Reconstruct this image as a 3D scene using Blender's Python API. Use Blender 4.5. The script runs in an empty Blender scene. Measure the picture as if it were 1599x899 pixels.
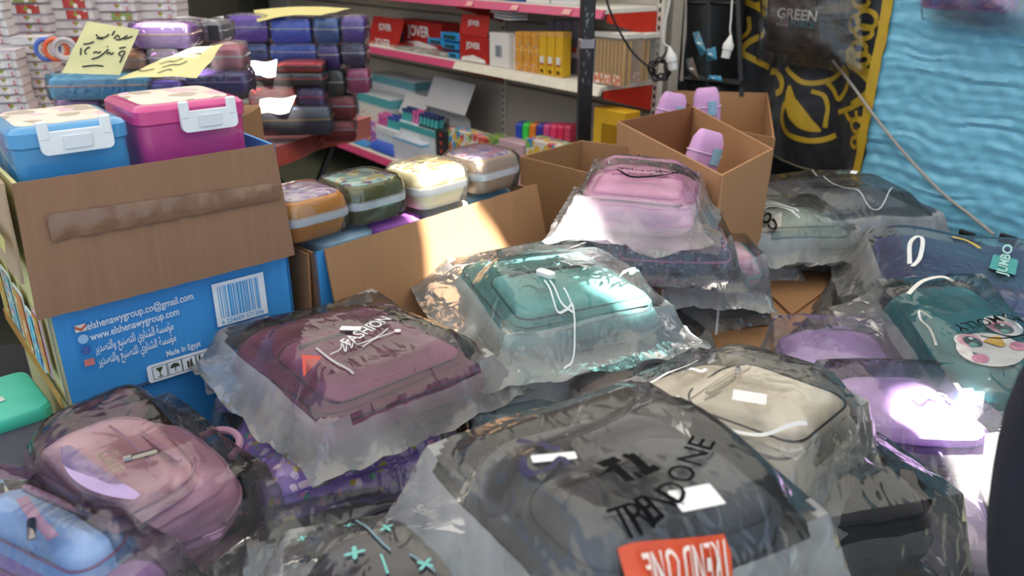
import bpy, bmesh, math, random
from mathutils import Vector, Matrix, noise
from mathutils.geometry import delaunay_2d_cdt
SC = bpy.context.scene
COL = SC.collection
R = random.Random(7)
# ---------------------------------------------------------------- camera
FPX = 1250.0
PITCH = math.radians(22.8)
CAMZ = 1.30
cd = bpy.data.cameras.new('camera'); cam = bpy.data.objects.new('camera', cd); COL.objects.link(cam)
cam.location = (0, 0, CAMZ); cam.rotation_euler = (math.pi/2 - PITCH, 0, 0)
cd.sensor_width = 36.0; cd.lens = 36.0*FPX/1599.0; cd.clip_start = 0.02
cd.dof.use_dof = True; cd.dof.focus_distance = 1.5; cd.dof.aperture_fstop = 4.0
SC.camera = cam
# ---------------------------------------------------------------- world, sun, exposure
w = bpy.data.worlds.new('sky'); SC.world = w; w.use_nodes = True
nt = w.node_tree; bg = nt.nodes['Background']
sky = nt.nodes.new('ShaderNodeTexSky'); sky.sky_type = 'HOSEK_WILKIE'; sky.turbidity = 4.0; sky.ground_albedo = 0.45
SUN = Vector((0.35, -0.50, 0.79)).normalized()
sky.sun_direction = SUN
nt.links.new(sky.outputs[0], bg.inputs[0]); bg.inputs[1].default_value = 5.0
sl = bpy.data.lights.new('sun', 'SUN'); sl.energy = 36.0; sl.angle = math.radians(1.1); sl.color = (1.0, 0.95, 0.86)
so = bpy.data.objects.new('sun', sl); COL.objects.link(so); so.location = (1, -2, 5)
so.rotation_euler = SUN.to_track_quat('Z', 'Y').to_euler()
SC.view_settings.view_transform = 'Standard'; SC.view_settings.look = 'None'
SC.view_settings.exposure = 0.12; SC.view_settings.gamma = 1.0
SC.view_settings.use_curve_mapping = False
SC.cycles.transparent_max_bounces = 16
SC.cycles.max_bounces = 8
# ---------------------------------------------------------------- projection helpers (photo pixel -> place)
cP, sP = math.cos(PITCH), math.sin(PITCH)
def ray(px, py):
    u = (px-799.5)/FPX; v = (449.5-py)/FPX
    return Vector((u, cP+v*sP, -sP+v*cP))
C0 = Vector((0, 0, CAMZ))
def at_z(px, py, z):
    d = ray(px, py); return C0 + d*((z-CAMZ)/d.z)
def at_y(px, py, y):
    d = ray(px, py); return C0 + d*(y/d.y)
class Plane:            # vertical plane through p0 along direction d (xy); normal n points to the viewer's side
    def __init__(s, p0, d, off=0.0):
        s.d = Vector((d[0], d[1], 0)).normalized(); s.n = Vector((-s.d.y, s.d.x, 0))
        if s.n.y > 0: s.n = -s.n
        s.p0 = Vector((p0[0], p0[1], 0)) + s.n*off
        s.rz = math.atan2(s.d.y, s.d.x)
    def hit(s, px, py, off=0.0):
        r = ray(px, py); p = s.p0 + s.n*off
        t = (p-Vector((0, 0, 0))).dot(s.n)/Vector((r.x, r.y, 0)).dot(s.n)
        q = C0 + r*t
        return (q-s.p0).dot(s.d), q.z
    def pt(s, a, z, off=0.0):
        q = s.p0 + s.d*a + s.n*off; q.z = z; return q
# ---------------------------------------------------------------- materials
MATS = {}
def lin(c):
    return tuple((x/12.92 if x <= .04045 else ((x+.055)/1.055)**2.4) for x in c)
def rgb(h):
    return lin((int(h[0:2], 16)/255, int(h[2:4], 16)/255, int(h[4:6], 16)/255))
def nd(m, t, **k):
    n = m.node_tree.nodes.new(t)
    for a, b in k.items(): setattr(n, a, b)
    return n
def mat(h, rough=.6, var=.10, scale=25, bump=0.0, bscale=200, metal=0.0, sheen=0.0, coat=0.0, stretch=None, alpha=1.0, trans=0.0, spec=.5):
    """plain procedural material: sRGB hex colour with noise variation and fine relief"""
    key = (h, rough, var, scale, bump, bscale, metal, sheen, coat, stretch, alpha, trans, spec)
    if key in MATS: return MATS[key]
    m = bpy.data.materials.new('m_'+h); m.use_nodes = True; MATS[key] = m
    b = m.node_tree.nodes['Principled BSDF']; L = m.node_tree.links
    c = rgb(h)
    tc = nd(m, 'ShaderNodeTexCoord'); mp = nd(m, 'ShaderNodeMapping'); L.new(tc.outputs['Object'], mp.inputs[0])
    if stretch: mp.inputs['Scale'].default_value = stretch
    no = nd(m, 'ShaderNodeTexNoise'); no.inputs['Scale'].default_value = scale; no.inputs['Detail'].default_value = 4
    L.new(mp.outputs[0], no.inputs[0])
    mx = nd(m, 'ShaderNodeMix', data_type='RGBA')
    mx.inputs[6].default_value = (*[x*(1-var*1.6) for x in c], 1); mx.inputs[7].default_value = (*[min(1, x*(1+var*1.6)) for x in c], 1)
    L.new(no.outputs[0], mx.inputs[0]); L.new(mx.outputs[2], b.inputs['Base Color'])
    b.inputs['Roughness'].default_value = rough; b.inputs['Metallic'].default_value = metal
    b.inputs['Specular IOR Level'].default_value = spec
    b.inputs['Sheen Weight'].default_value = sheen; b.inputs['Coat Weight'].default_value = coat
    b.inputs['Alpha'].default_value = alpha; b.inputs['Transmission Weight'].default_value = trans
    if bump:
        n2 = nd(m, 'ShaderNodeTexNoise'); n2.inputs['Scale'].default_value = bscale; L.new(mp.outputs[0], n2.inputs[0])
        bp = nd(m, 'ShaderNodeBump'); bp.inputs['Strength'].default_value = bump; bp.inputs['Distance'].default_value = .004
        L.new(n2.outputs[0], bp.inputs['Height']); L.new(bp.outputs[0], b.inputs['Normal'])
    return m
def fabric(h, rough=.75, sheen=.15, bump=.25): return mat(h, rough, .14, 14, bump, 260, sheen=sheen)
def satin(h): return mat(h, .34, .12, 9, .18, 60)
def plastic(h, rough=.3): return mat(h, rough, .05, 12, 0)
def metal(h='c8c8cc', rough=.25): return mat(h, rough, .05, 30, 0, metal=1.0)
def card(h='a07a58'): return mat(h, .85, .07, 3, .12, 40, stretch=(60, 1, 1))
def paper(h='e8e4de'): return mat(h, .8, .04, 8, .05, 60)
def printed(base, cols, scale=40, size=.34, rough=.6, sheen=.1):
    """fabric or card printed all over with little coloured motifs"""
    key = ('pr', base, tuple(cols), scale, size, rough)
    if key in MATS: return MATS[key]
    m = bpy.data.materials.new('m_print_'+base); m.use_nodes = True; MATS[key] = m
    b = m.node_tree.nodes['Principled BSDF']; L = m.node_tree.links
    tc = nd(m, 'ShaderNodeTexCoord')
    no = nd(m, 'ShaderNodeTexNoise'); no.inputs['Scale'].default_value = scale*.8
    L.new(tc.outputs['Object'], no.inputs[0])
    va = nd(m, 'ShaderNodeMix', data_type='RGBA', blend_type='LINEAR_LIGHT'); va.inputs[0].default_value = .012*40/scale
    L.new(tc.outputs['Object'], va.inputs[6]); L.new(no.outputs['Color'], va.inputs[7])
    vo = nd(m, 'ShaderNodeTexVoronoi'); vo.inputs['Scale'].default_value = scale; L.new(va.outputs[2], vo.inputs['Vector'])
    sx = nd(m, 'ShaderNodeSeparateColor'); L.new(vo.outputs['Color'], sx.inputs[0])
    rp = nd(m, 'ShaderNodeValToRGB'); rp.color_ramp.interpolation = 'CONSTANT'
    el = rp.color_ramp.elements
    for i, h in enumerate(cols):
        e = el[i] if i < 2 else el.new(i/len(cols)); e.position = i/len(cols); e.color = (*rgb(h), 1)
    L.new(sx.outputs[0], rp.inputs[0])
    lt = nd(m, 'ShaderNodeMath', operation='LESS_THAN'); lt.inputs[1].default_value = size; L.new(vo.outputs['Distance'], lt.inputs[0])
    mx = nd(m, 'ShaderNodeMix', data_type='RGBA'); mx.inputs[6].default_value = (*rgb(base), 1)
    L.new(lt.outputs[0], mx.inputs[0]); L.new(rp.outputs[0], mx.inputs[7]); L.new(mx.outputs[2], b.inputs['Base Color'])
    b.inputs['Roughness'].default_value = rough; b.inputs['Sheen Weight'].default_value = sheen
    return m
def film(haze=.18, rough=.14, bump=.75, tint=(1, 1, 1), bs=22):
    """thin clear plastic bag: see-through with a milky haze, wrinkles and fresnel shine"""
    key = ('film', haze, rough, bump, tint, bs)
    if key in MATS: return MATS[key]
    m = bpy.data.materials.new('m_film'); m.use_nodes = True; MATS[key] = m
    N = m.node_tree.nodes; L = m.node_tree.links
    N.remove(N['Principled BSDF']); out = N['Material Output']
    tc = nd(m, 'ShaderNodeTexCoord')
    mp = nd(m, 'ShaderNodeMapping'); mp.inputs['Scale'].default_value = (1, 1.7, 1); mp.inputs['Rotation'].default_value = (0, 0, .6)
    L.new(tc.outputs['Object'], mp.inputs[0])
    n1 = nd(m, 'ShaderNodeTexNoise'); n1.inputs['Scale'].default_value = bs; n1.inputs['Detail'].default_value = 2; n1.inputs['Distortion'].default_value = 1.0
    n1.noise_type = 'RIDGED_MULTIFRACTAL'
    L.new(mp.outputs[0], n1.inputs[0])
    bp = nd(m, 'ShaderNodeBump'); bp.inputs['Strength'].default_value = bump; bp.inputs['Distance'].default_value = .006
    L.new(n1.outputs[0], bp.inputs['Height'])
    n2 = nd(m, 'ShaderNodeTexNoise'); n2.inputs['Scale'].default_value = 7; n2.inputs['Detail'].default_value = 3; L.new(tc.outputs['Object'], n2.inputs[0])
    mr = nd(m, 'ShaderNodeMapRange'); mr.inputs[1].default_value = .35; mr.inputs[2].default_value = .7
    mr.inputs[3].default_value = haze*.55; mr.inputs[4].default_value = haze*1.45; L.new(n2.outputs[0], mr.inputs[0])
    # white streaks put into the haze: crease whitening and painted crease highlights
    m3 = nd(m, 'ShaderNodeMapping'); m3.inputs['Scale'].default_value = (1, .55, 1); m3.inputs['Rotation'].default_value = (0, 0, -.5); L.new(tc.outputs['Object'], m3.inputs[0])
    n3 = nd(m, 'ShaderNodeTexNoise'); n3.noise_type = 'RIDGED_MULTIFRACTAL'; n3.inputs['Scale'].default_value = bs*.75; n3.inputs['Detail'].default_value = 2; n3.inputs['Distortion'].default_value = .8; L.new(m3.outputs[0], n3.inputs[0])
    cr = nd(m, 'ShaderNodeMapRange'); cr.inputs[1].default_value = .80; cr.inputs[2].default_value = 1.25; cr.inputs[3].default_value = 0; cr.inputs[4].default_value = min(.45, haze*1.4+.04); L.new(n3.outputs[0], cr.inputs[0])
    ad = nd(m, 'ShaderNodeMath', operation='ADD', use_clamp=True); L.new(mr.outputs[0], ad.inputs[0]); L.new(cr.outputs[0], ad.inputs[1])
    tr = nd(m, 'ShaderNodeBsdfTransparent'); tr.inputs[0].default_value = (*tint, 1)
    df = nd(m, 'ShaderNodeBsdfDiffuse'); df.inputs[0].default_value = (.90, .90, .91, 1)
    tl = nd(m, 'ShaderNodeBsdfTranslucent'); tl.inputs[0].default_value = (.90, .90, .91, 1)
    a = nd(m, 'ShaderNodeMixShader'); a.inputs[0].default_value = .4; L.new(df.outputs[0], a.inputs[1]); L.new(tl.outputs[0], a.inputs[2])
    h = nd(m, 'ShaderNodeMixShader'); L.new(ad.outputs[0], h.inputs[0]); L.new(tr.outputs[0], h.inputs[1]); L.new(a.outputs[0], h.inputs[2])
    gl = nd(m, 'ShaderNodeBsdfGlossy'); gl.inputs['Roughness'].default_value = rough; L.new(bp.outputs[0], gl.inputs['Normal'])
    fr = nd(m, 'ShaderNodeFresnel'); fr.inputs[0].default_value = 1.6; L.new(bp.outputs[0], fr.inputs[1])
    g = nd(m, 'ShaderNodeMixShader'); L.new(fr.outputs[0], g.inputs[0]); L.new(h.outputs[0], g.inputs[1]); L.new(gl.outputs[0], g.inputs[2])
    L.new(g.outputs[0], out.inputs[0])
    return m
# ---------------------------------------------------------------- mesh helpers
class MB:
    """collects shapes; build() links them as ONE mesh object"""
    def __init__(s): s.v = []; s.f = []
    def add(s, v, f, M=None):
        o = len(s.v)
        s.v += [tuple(M @ Vector(p)) if M is not None else tuple(p) for p in v]
        s.f += [tuple(i+o for i in q) for q in f]
        return s
    def mesh(s, name, m, smooth=True):
        me = bpy.data.meshes.new(name); me.from_pydata(s.v, [], s.f); me.update()
        if m: me.materials.append(m)
        if smooth:
            me.polygons.foreach_set('use_smooth', [True]*len(me.polygons))
            try: me.set_sharp_from_angle(angle=math.radians(40))
            except Exception: pass
        return me
    def build(s, name, m, parent=None, M=None, smooth=True, label=None):
        o = bpy.data.objects.new(name, s.mesh(name, m, smooth)); COL.objects.link(o)
        if parent is not None: o.parent = parent
        if M is not None: o.matrix_local = M
        if label: o['label'] = label
        return o
def inst(name, me, parent=None, M=None):
    o = bpy.data.objects.new(name, me); COL.objects.link(o)
    if parent is not None: o.parent = parent
    if M is not None: o.matrix_local = M
    return o
def tag(o, label, cat, group=None):
    o['label'] = label; o['category'] = cat
    if group: o['group'] = group
    return o
def thing(name, label, cat, M=None, group=None):
    o = bpy.data.objects.new(name, None); COL.objects.link(o); o.empty_display_size = .05
    if M is not None: o.matrix_world = M
    return tag(o, label, cat, group)
def struct(o):
    o['kind'] = 'structure'; return o
def TRS(p, rz=0.0, rx=0.0, ry=0.0):
    return Matrix.Translation(Vector(p)) @ Matrix.Rotation(rz, 4, 'Z') @ Matrix.Rotation(ry, 4, 'Y') @ Matrix.Rotation(rx, 4, 'X')
def frame(o, x, y):
    x = Vector(x).normalized(); y = Vector(y); z = x.cross(y).normalized(); y = z.cross(x)
    return Matrix.Translation(Vector(o)) @ Matrix((x, y, z)).transposed().to_4x4()
def rr(L, W, r0, r1=None, n=5):
    """rounded rectangle outline centred on the origin; r0 corners at -x, r1 at +x"""
    if r1 is None: r1 = r0
    r0 = min(r0, W/2-.0005, L/2-.0005); r1 = min(r1, W/2-.0005, L/2-.0005)
    pts = []
    for cx, cy, r, a0 in ((L/2-r1, W/2-r1, r1, 0), (-L/2+r0, W/2-r0, r0, 90), (-L/2+r0, -W/2+r0, r0, 180), (L/2-r1, -W/2+r1, r1, 270)):
        for k in range(n+1):
            a = math.radians(a0+90*k/n); pts.append((cx+r*math.cos(a), cy+r*math.sin(a)))
    return pts
def slab(out, prof, dome=None, z0=0.0, cap0=True, ks=(.3, .6, .85)):
    """stacked rings: prof = [(inset, z)], last ring closed by a cap (domed if given)"""
    n = len(out); v = []; f = []
    # inset by moving towards a shrunken outline
    xs = [p[0] for p in out]; ys = [p[1] for p in out]
    hx = (max(xs)-min(xs))/2; hy = (max(ys)-min(ys))/2; cx = (max(xs)+min(xs))/2; cy = (max(ys)+min(ys))/2
    def ring(i, z):
        fx = max(.02, (hx-i)/hx); fy = max(.02, (hy-i)/hy)
        for x, y in out: v.append((cx+(x-cx)*fx, cy+(y-cy)*fy, z0+z))
    for i, z in prof: ring(i, z)
    if dome:
        zt = prof[-1][1]; il = prof[-1][0]; m = min(hx, hy)
        for k in ks: ring(il+(m-il)*k, zt+dome*(1-(1-k)**2)); 
    nr = len(v)//n
    for r in range(nr-1):
        for k in range(n):
            a = r*n+k; b = r*n+(k+1) % n; f.append((a, b, b+n, a+n))
    if cap0: f.append(tuple(range(n-1, -1, -1)))
    f.append(tuple(range((nr-1)*n, nr*n)))
    return v, f
def cbox(sx, sy, sz, c=.002, org=(0, 0, 0)):
    """box with chamfered edges, standing on org"""
    o = [(-sx/2+c, -sy/2), (sx/2-c, -sy/2), (sx/2, -sy/2+c), (sx/2, sy/2-c), (sx/2-c, sy/2), (-sx/2+c, sy/2), (-sx/2, sy/2-c), (-sx/2, -sy/2+c)]
    v, f = slab(o, [(c, 0), (0, c), (0, sz-c), (c, sz)])
    return [(x+org[0], y+org[1], z+org[2]) for x, y, z in v], f
def tube(pts, r, n=6, closed=False):
    pts = [Vector(p) for p in pts]; v = []; f = []; N = len(pts)
    up = Vector((0, 0, 1)); prev = None
    for i, p in enumerate(pts):
        a = pts[i-1] if (i or closed) else p; b = pts[(i+1) % N] if (i < N-1 or closed) else p
        t = (b-a).normalized() if (b-a).length > 1e-9 else Vector((1, 0, 0))
        if prev is None:
            s = t.cross(up)
            if s.length < 1e-4: s = t.cross(Vector((1, 0, 0)))
        else: s = prev - t*prev.dot(t)
        s.normalize(); prev = s; q = t.cross(s)
        rr_ = r(i/(N-1)) if callable(r) else r
        for k in range(n):
            an = 2*math.pi*k/n; v.append(tuple(p+s*(rr_*math.cos(an))+q*(rr_*math.sin(an))))
    for i in range(N if closed else N-1):
        for k in range(n):
            a = i*n+k; b = i*n+(k+1) % n; c = ((i+1) % N)*n+(k+1) % n; d = ((i+1) % N)*n+k; f.append((a, b, c, d))
    if not closed:
        f.append(tuple(range(n-1, -1, -1))); f.append(tuple(range((N-1)*n, N*n)))
    return v, f
def smooth_path(pts, k=6):
    """Catmull-Rom through control points"""
    P = [Vector(p) for p in pts]; out = []
    for i in range(len(P)-1):
        a = P[max(0, i-1)]; b = P[i]; c = P[i+1]; d = P[min(len(P)-1, i+2)]
        for j in range(k):
            t = j/k
            out.append(.5*((2*b)+(c-a)*t+(2*a-5*b+4*c-d)*t*t+(3*b-a-3*c+d)*t**3))
    out.append(P[-1]); return out
def ribbon2(pts, w, zf, lift=.0015, closed=False):
    """flat band along 2-D points on a surface z = zf(x,y); w number or function of 0..1"""
    P = [Vector((p[0], p[1])) for p in pts]; v = []; f = []; N = len(P)
    for i, p in enumerate(P):
        a = P[i-1] if (i or closed) else p; b = P[(i+1) % N] if (i < N-1 or closed) else p
        t = (b-a); t = t.normalized() if t.length > 1e-9 else Vector((1, 0)); s = Vector((-t.y, t.x))
        ww = w(i/(N-1)) if callable(w) else w
        for sg in (-.5, 0, .5):
            q = p+s*ww*sg; v.append((q.x, q.y, zf(q.x, q.y)+lift))
    M = N if closed else N-1
    for i in range(M):
        j = (i+1) % N
        f.append((i*3, j*3, j*3+1, i*3+1)); f.append((i*3+1, j*3+1, j*3+2, i*3+2))
    return v, f
def sheet(nx, ny, fn, th=0.0):
    """grid surface fn(u,v)->point, optional back layer for thickness"""
    v = [fn(i/nx, j/ny) for j in range(ny+1) for i in range(nx+1)]
    f = [(j*(nx+1)+i, j*(nx+1)+i+1, (j+1)*(nx+1)+i+1, (j+1)*(nx+1)+i) for j in range(ny) for i in range(nx)]
    return v, f
TXT = {}
def text_vf(s, size=1.0, bold=0.0, shear=0.0, space=1.0):
    """outline of a word as flat triangles, centred on the origin"""
    key = (s, bold, shear, space)
    if key not in TXT:
        c = bpy.data.curves.new('t', 'FONT'); c.body = s; c.size = 1; c.align_x = 'CENTER'; c.align_y = 'CENTER'
        c.offset = bold; c.shear = shear; c.resolution_u = 3; c.space_character = space
        o = bpy.data.objects.new('t', c); COL.objects.link(o)
        dg = bpy.context.evaluated_depsgraph_get(); me = bpy.data.meshes.new_from_object(o.evaluated_get(dg))
        TXT[key] = ([tuple(v.co) for v in me.vertices], [tuple(p.vertices) for p in me.polygons])
        bpy.data.objects.remove(o); bpy.data.curves.remove(c); bpy.data.meshes.remove(me)
    v, f = TXT[key]
    return [(x*size, y*size, 0) for x, y, z in v], f
def resample(P, n):
    Q = [Vector(p) for p in P]+[Vector(P[0])]; ds = [0]
    for a, b in zip(Q, Q[1:]): ds.append(ds[-1]+(b-a).length)
    out = []; j = 0
    for k in range(n):
        t = ds[-1]*k/n
        while ds[j+1] < t: j += 1
        p = Q[j].lerp(Q[j+1], (t-ds[j])/max(1e-9, ds[j+1]-ds[j])); out.append((p.x, p.y))
    return out
def nz(x, y=0, z=0): return noise.noise(Vector((x, y, z)))
def sstep(a, b, x):
    t = max(0, min(1, (x-a)/(b-a))); return t*t*(3-2*t)
# ================================================================ the setting
TZ = 0.40                                        # top of the low display tables
SH = Plane((.37, 3.30), (.609, -.792))           # front line of the shelving, runs from far left to near right
CP = Plane((1.52, 2.58), (.4515, -.892))         # plane of the hanging curtains on the right
UPV = Vector((0, 0, 1))
fl = MB().add([(-6, -3, 0), (5, -3, 0), (5, 8, 0), (-6, 8, 0), (-6, -3, -.05), (5, -3, -.05), (5, 8, -.05), (-6, 8, -.05)],
              [(0, 1, 2, 3), (7, 6, 5, 4), (0, 4, 5, 1), (1, 5, 6, 2), (2, 6, 7, 3), (3, 7, 4, 0)]).build('floor', mat('3e4030', .95, .3, 30, .6, 120))
struct(fl)
# rear and side walls of the stall
def wallbox(name, a, b, z1, m, th=.06):
    a = Vector((*a, 0)); b = Vector((*b, 0)); d = (b-a); L = d.length
    mb = MB().add(*cbox(L, th, z1, .004, (L/2, 0, 0)))
    return struct(mb.build(name, m, None, frame(a, d, UPV.cross(d))))
bw = SH.pt(-4.2, 0, -.42); bw2 = SH.pt(.0, 0, -.42)
wallbox('wall_back', (bw.x, bw.y), (bw2.x, bw2.y), 2.5, mat('b3a99c', .85, .05))
cw = CP.pt(-2.0, 0, -.30); cw2 = CP.pt(2.2, 0, -.30)
wallbox('wall_right', (cw.x, cw.y), (cw2.x, cw2.y), 2.5, mat('23252b', .9, .1))
wallbox('wall_left', (-4.4, 1.0), (bw.x-.1, bw.y), 2.5, mat('4a463f', .9, .1))
# unseen canopy of pale tarpaulin, its gaps shaped to place the sun patches
CZ = 2.5
HOLES_PX = [
    [(600, 268, .82), (650, 250, .82), (735, 258, .82), (748, 300, .78), (845, 376, .66), (885, 392, .66), (1000, 458, .65), (1020, 486, .64), (970, 506, .64), (900, 486, .64), (845, 440, .65), (770, 425, .65), (700, 432, .65), (660, 395, .66), (645, 340, .74)],
    [(1335, 655, .52), (1405, 630, .52), (1480, 660, .50), (1515, 720, .48), (1548, 790, .46), (1545, 850, .42), (1500, 850, .42), (1470, 780, .46), (1430, 720, .50), (1375, 690, .52)],
    [(985, 560, .48), (1030, 535, .48), (1045, 585, .47), (1005, 605, .47)],
    [(1165, 600, .66), (1290, 560, .66), (1380, 570, .66), (1370, 610, .66), (1280, 600, .66)],
]
HOLES_Y = [
    [(215, 36, 2.05), (265, 36, 2.05), (345, 78, 2.05), (300, 122, 2.0), (240, 95, 2.0)],
    [(386, 96, 2.85), (432, 96, 2.85), (470, 186, 2.82), (398, 188, 2.82)],
]
def up_to_roof(p): return p + SUN*((CZ-p.z)/SUN.z)
holes = [[up_to_roof(at_z(*q)) for q in h] for h in HOLES_PX] + [[up_to_roof(at_y(*q)) for q in h] for h in HOLES_Y]
vs = [Vector((-2.6, -.62)), Vector((2.7, -.62)), Vector((2.7, 6.5)), Vector((-2.6, 6.5))]; es = [(0, 1), (1, 2), (2, 3), (3, 0)]
for h in holes:
    o = len(vs); n = len(h); vs += [Vector((p.x, p.y)) for p in h]; es += [(o+i, o+(i+1) % n) for i in range(n)]
rv, re_, rf, *_ = delaunay_2d_cdt(vs, es, [], 0, 1e-5)
def inside(p, poly):
    c = False; n = len(poly)
    for i in range(n):
        a, b = poly[i], poly[(i+1) % n]
        if (a.y > p.y) != (b.y > p.y) and p.x < (b.x-a.x)*(p.y-a.y)/(b.y-a.y)+a.x: c = not c
    return c
keep = []
for t in rf:
    c = sum((rv[i] for i in t), Vector((0, 0)))/len(t)
    if not any(inside(c, h) for h in holes): keep.append(t)
tarp = bpy.data.materials.new('m_tarpaulin'); tarp.use_nodes = True
_b = tarp.node_tree.nodes['Principled BSDF']; _b.inputs['Base Color'].default_value = (.62, .6, .56, 1); _b.inputs['Roughness'].default_value = .8
_tl = nd(tarp, 'ShaderNodeBsdfTranslucent'); _tl.inputs[0].default_value = (.62, .6, .56, 1)
_no = nd(tarp, 'ShaderNodeTexNoise'); _no.inputs['Scale'].default_value = 200
_ms = nd(tarp, 'ShaderNodeMixShader'); _ms.inputs[0].default_value = .27
tarp.node_tree.links.new(_b.outputs[0], _ms.inputs[1]); tarp.node_tree.links.new(_tl.outputs[0], _ms.inputs[2]); tarp.node_tree.links.new(_ms.outputs[0], tarp.node_tree.nodes['Material Output'].inputs[0])
struct(MB().add([(p.x, p.y, CZ) for p in rv], keep).build('ceiling', tarp, smooth=False))
# ---------------------------------------------------------------- display tables
def poly_table(name, label, pts, top_m, cat='table', cloth=None):
    t = thing(name, label, cat)
    n = len(pts); v = [(x, y, TZ-.03) for x, y in pts]+[(x, y, TZ) for x, y in pts]
    f = [tuple(range(n-1, -1, -1)), tuple(range(n, 2*n))]+[(i, (i+1) % n, n+(i+1) % n, n+i) for i in range(n)]
    MB().add(v, f).build('table_top', top_m, t, smooth=False)
    cx = sum(p[0] for p in pts)/n; cy = sum(p[1] for p in pts)/n
    for x, y in pts:
        q = Vector((cx, cy))+(Vector((x, y))-Vector((cx, cy)))*.93
        MB().add(*cbox(.04, .04, TZ-.03, .004, (q.x, q.y, 0))).build('leg', metal('3a3a3c', .5), t)
    return t
FT = [(-1.7, .48), (.40, .48), (.47, .82), (.86, 1.12), (1.02, 1.30), (-1.7, 1.30)]
BT = [(-1.7, 1.305), (1.03, 1.305), (1.85, 2.05), (1.12, 3.45), (.60, 3.50), (.20, 2.62), (-.60, 1.86), (-1.7, 1.72)]
floral = printed('e6d9a8', ['b8402c', 'd8a02c', '6a2a22', 'e8e0c0', 'c86a3a'], 30, .42, .8)
poly_table('display_table', 'low front display table with a dark top under the backpacks', FT, mat('26262c', .8))
poly_table('display_table', 'low rear display table with a black top under the cartons', BT, mat('1d1d20', .8))
# floral cloth hanging over the right edge of the front table
def fc(u, v):
    v = v*1.6-.6
    a = Vector((.47, .82)); b = Vector((1.02, 1.30)); p = a.lerp(b, u); n = Vector((.70, -.70))
    if v < 0: return (p.x+.45*v*n.x, p.y+.45*v*n.y, TZ+.005)
    k = .012*math.sin(u*30)*v
    return (p.x+n.x*(.006+k+.03*v), p.y+n.y*(.006+k+.03*v), TZ+.004-.30*v)
tag(MB().add(*sheet(40, 16, fc)).build('tablecloth', floral), 'yellow and red floral tablecloth hanging off the right table edge', 'tablecloth')
# ---------------------------------------------------------------- shelving against the back wall
SD = .30
z1 = SH.hit(945, 136)[1]; z2 = SH.hit(945, 14)[1]; z0 = SH.hit(612, 257, .14)[1]+.03
a_mid = SH.hit(714, 117)[0]; a_left = SH.hit(250, 60)[0]; a_l2 = (a_left+a_mid)/2-.1
SHF = frame(SH.p0, SH.d, UPV.cross(SH.d))      # local x along the shelves, y towards the wall, z up
shelfm = mat('d9d5cb', .45, .03); railm = mat('c0446e', .4, .05); redm = mat('c23020', .45, .06); panelm = mat('bdb2a4', .7, .05)
unit = thing('shelving_unit', 'long metal shop shelving with magenta price rails on the back wall', 'shelving', SHF)
def bay(x0, x1, railcol1, tags):
    for px0 in (0.02, .34, .66, .98, 1.30):
        MB().add(*cbox(x1-x0-.008, .012, .312, .003, ((x0+x1)/2, SD+.012, px0))).build('back_panel', panelm, unit)
    for z, depth, rm in ((z0, .44, railm), (z1, SD, railcol1), (z2, SD, railm), (z2+.36, SD, railm)):
        yoff = SD-depth
        sh = MB().add(*cbox(x1-x0-.004, depth, .02, .002, ((x0+x1)/2, yoff+depth/2, z-.02))).build('shelf', shelfm, unit)
        h = .036
        MB().add([(x0, yoff-.010, z-.004), (x1, yoff-.010, z-.004), (x1, yoff-.028, z-h), (x0, yoff-.028, z-h), (x0, yoff, z-.004), (x1, yoff, z-.004), (x1, yoff-.01, z-h), (x0, yoff-.01, z-h)],
                 [(3, 2, 1, 0), (0, 1, 5, 4), (2, 3, 7, 6), (1, 2, 6, 5), (0, 4, 7, 3)]).build('price_rail', rm, sh, smooth=False)
        if z == z2:
            for q in tags:
                xx = x0+(x1-x0)*q
                m = MB().add([(xx, -.0265, z-.030), (xx+.05, -.0265, z-.030), (xx+.055, -.0165, z-.010), (xx+.005, -.0165, z-.010)], [(0, 1, 2, 3)]).build('price_tag', paper('e0a8a0'), sh, smooth=False)
                m.location.y = -.003
    for x in (x0, x1):
        for z, depth in ((z0, .44), (z1, SD), (z2, SD)):
            y0 = SD-depth; sx = x+(.004 if x == x0 else -.004)
            s = .0025
            v = [(sx-s, y0+.01, z-.02), (sx-s, SD, z-.02), (sx-s, SD, z-.13), (sx-s, y0+.01, z-.05)]
            v += [(p[0]+2*s, p[1], p[2]) for p in v]
            MB().add(v, [(0, 1, 2, 3), (7, 6, 5, 4), (0, 4, 5, 1), (1, 5, 6, 2), (2, 6, 7, 3), (3, 7, 4, 0)]).build('bracket', redm, unit, smooth=False)
def upright(x):
    MB().add(*cbox(.035, .03, 2.1, .003, (x, SD+.005, .01))).build('upright', mat('cfc8bc', .5, .04), unit)
    m = MB()
    for k in range(40): m.add([(x-.006, SD-.0105, .3+k*.035), (x+.006, SD-.0105, .3+k*.035), (x+.006, SD-.0105, .318+k*.035), (x-.006, SD-.0105, .318+k*.035)], [(0, 1, 2, 3)])
    s = m.build('slots', mat('1b1a1a', .8), unit, smooth=False); s['kind'] = 'stuff'
bay(a_mid, -.005, mat('d9d2c2', .45), (.12, .45, .78))
bay(a_l2, a_mid, railm, ()); bay(a_left, a_l2, railm, ())
for x in (.012, a_mid, a_l2): upright(x)
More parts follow.
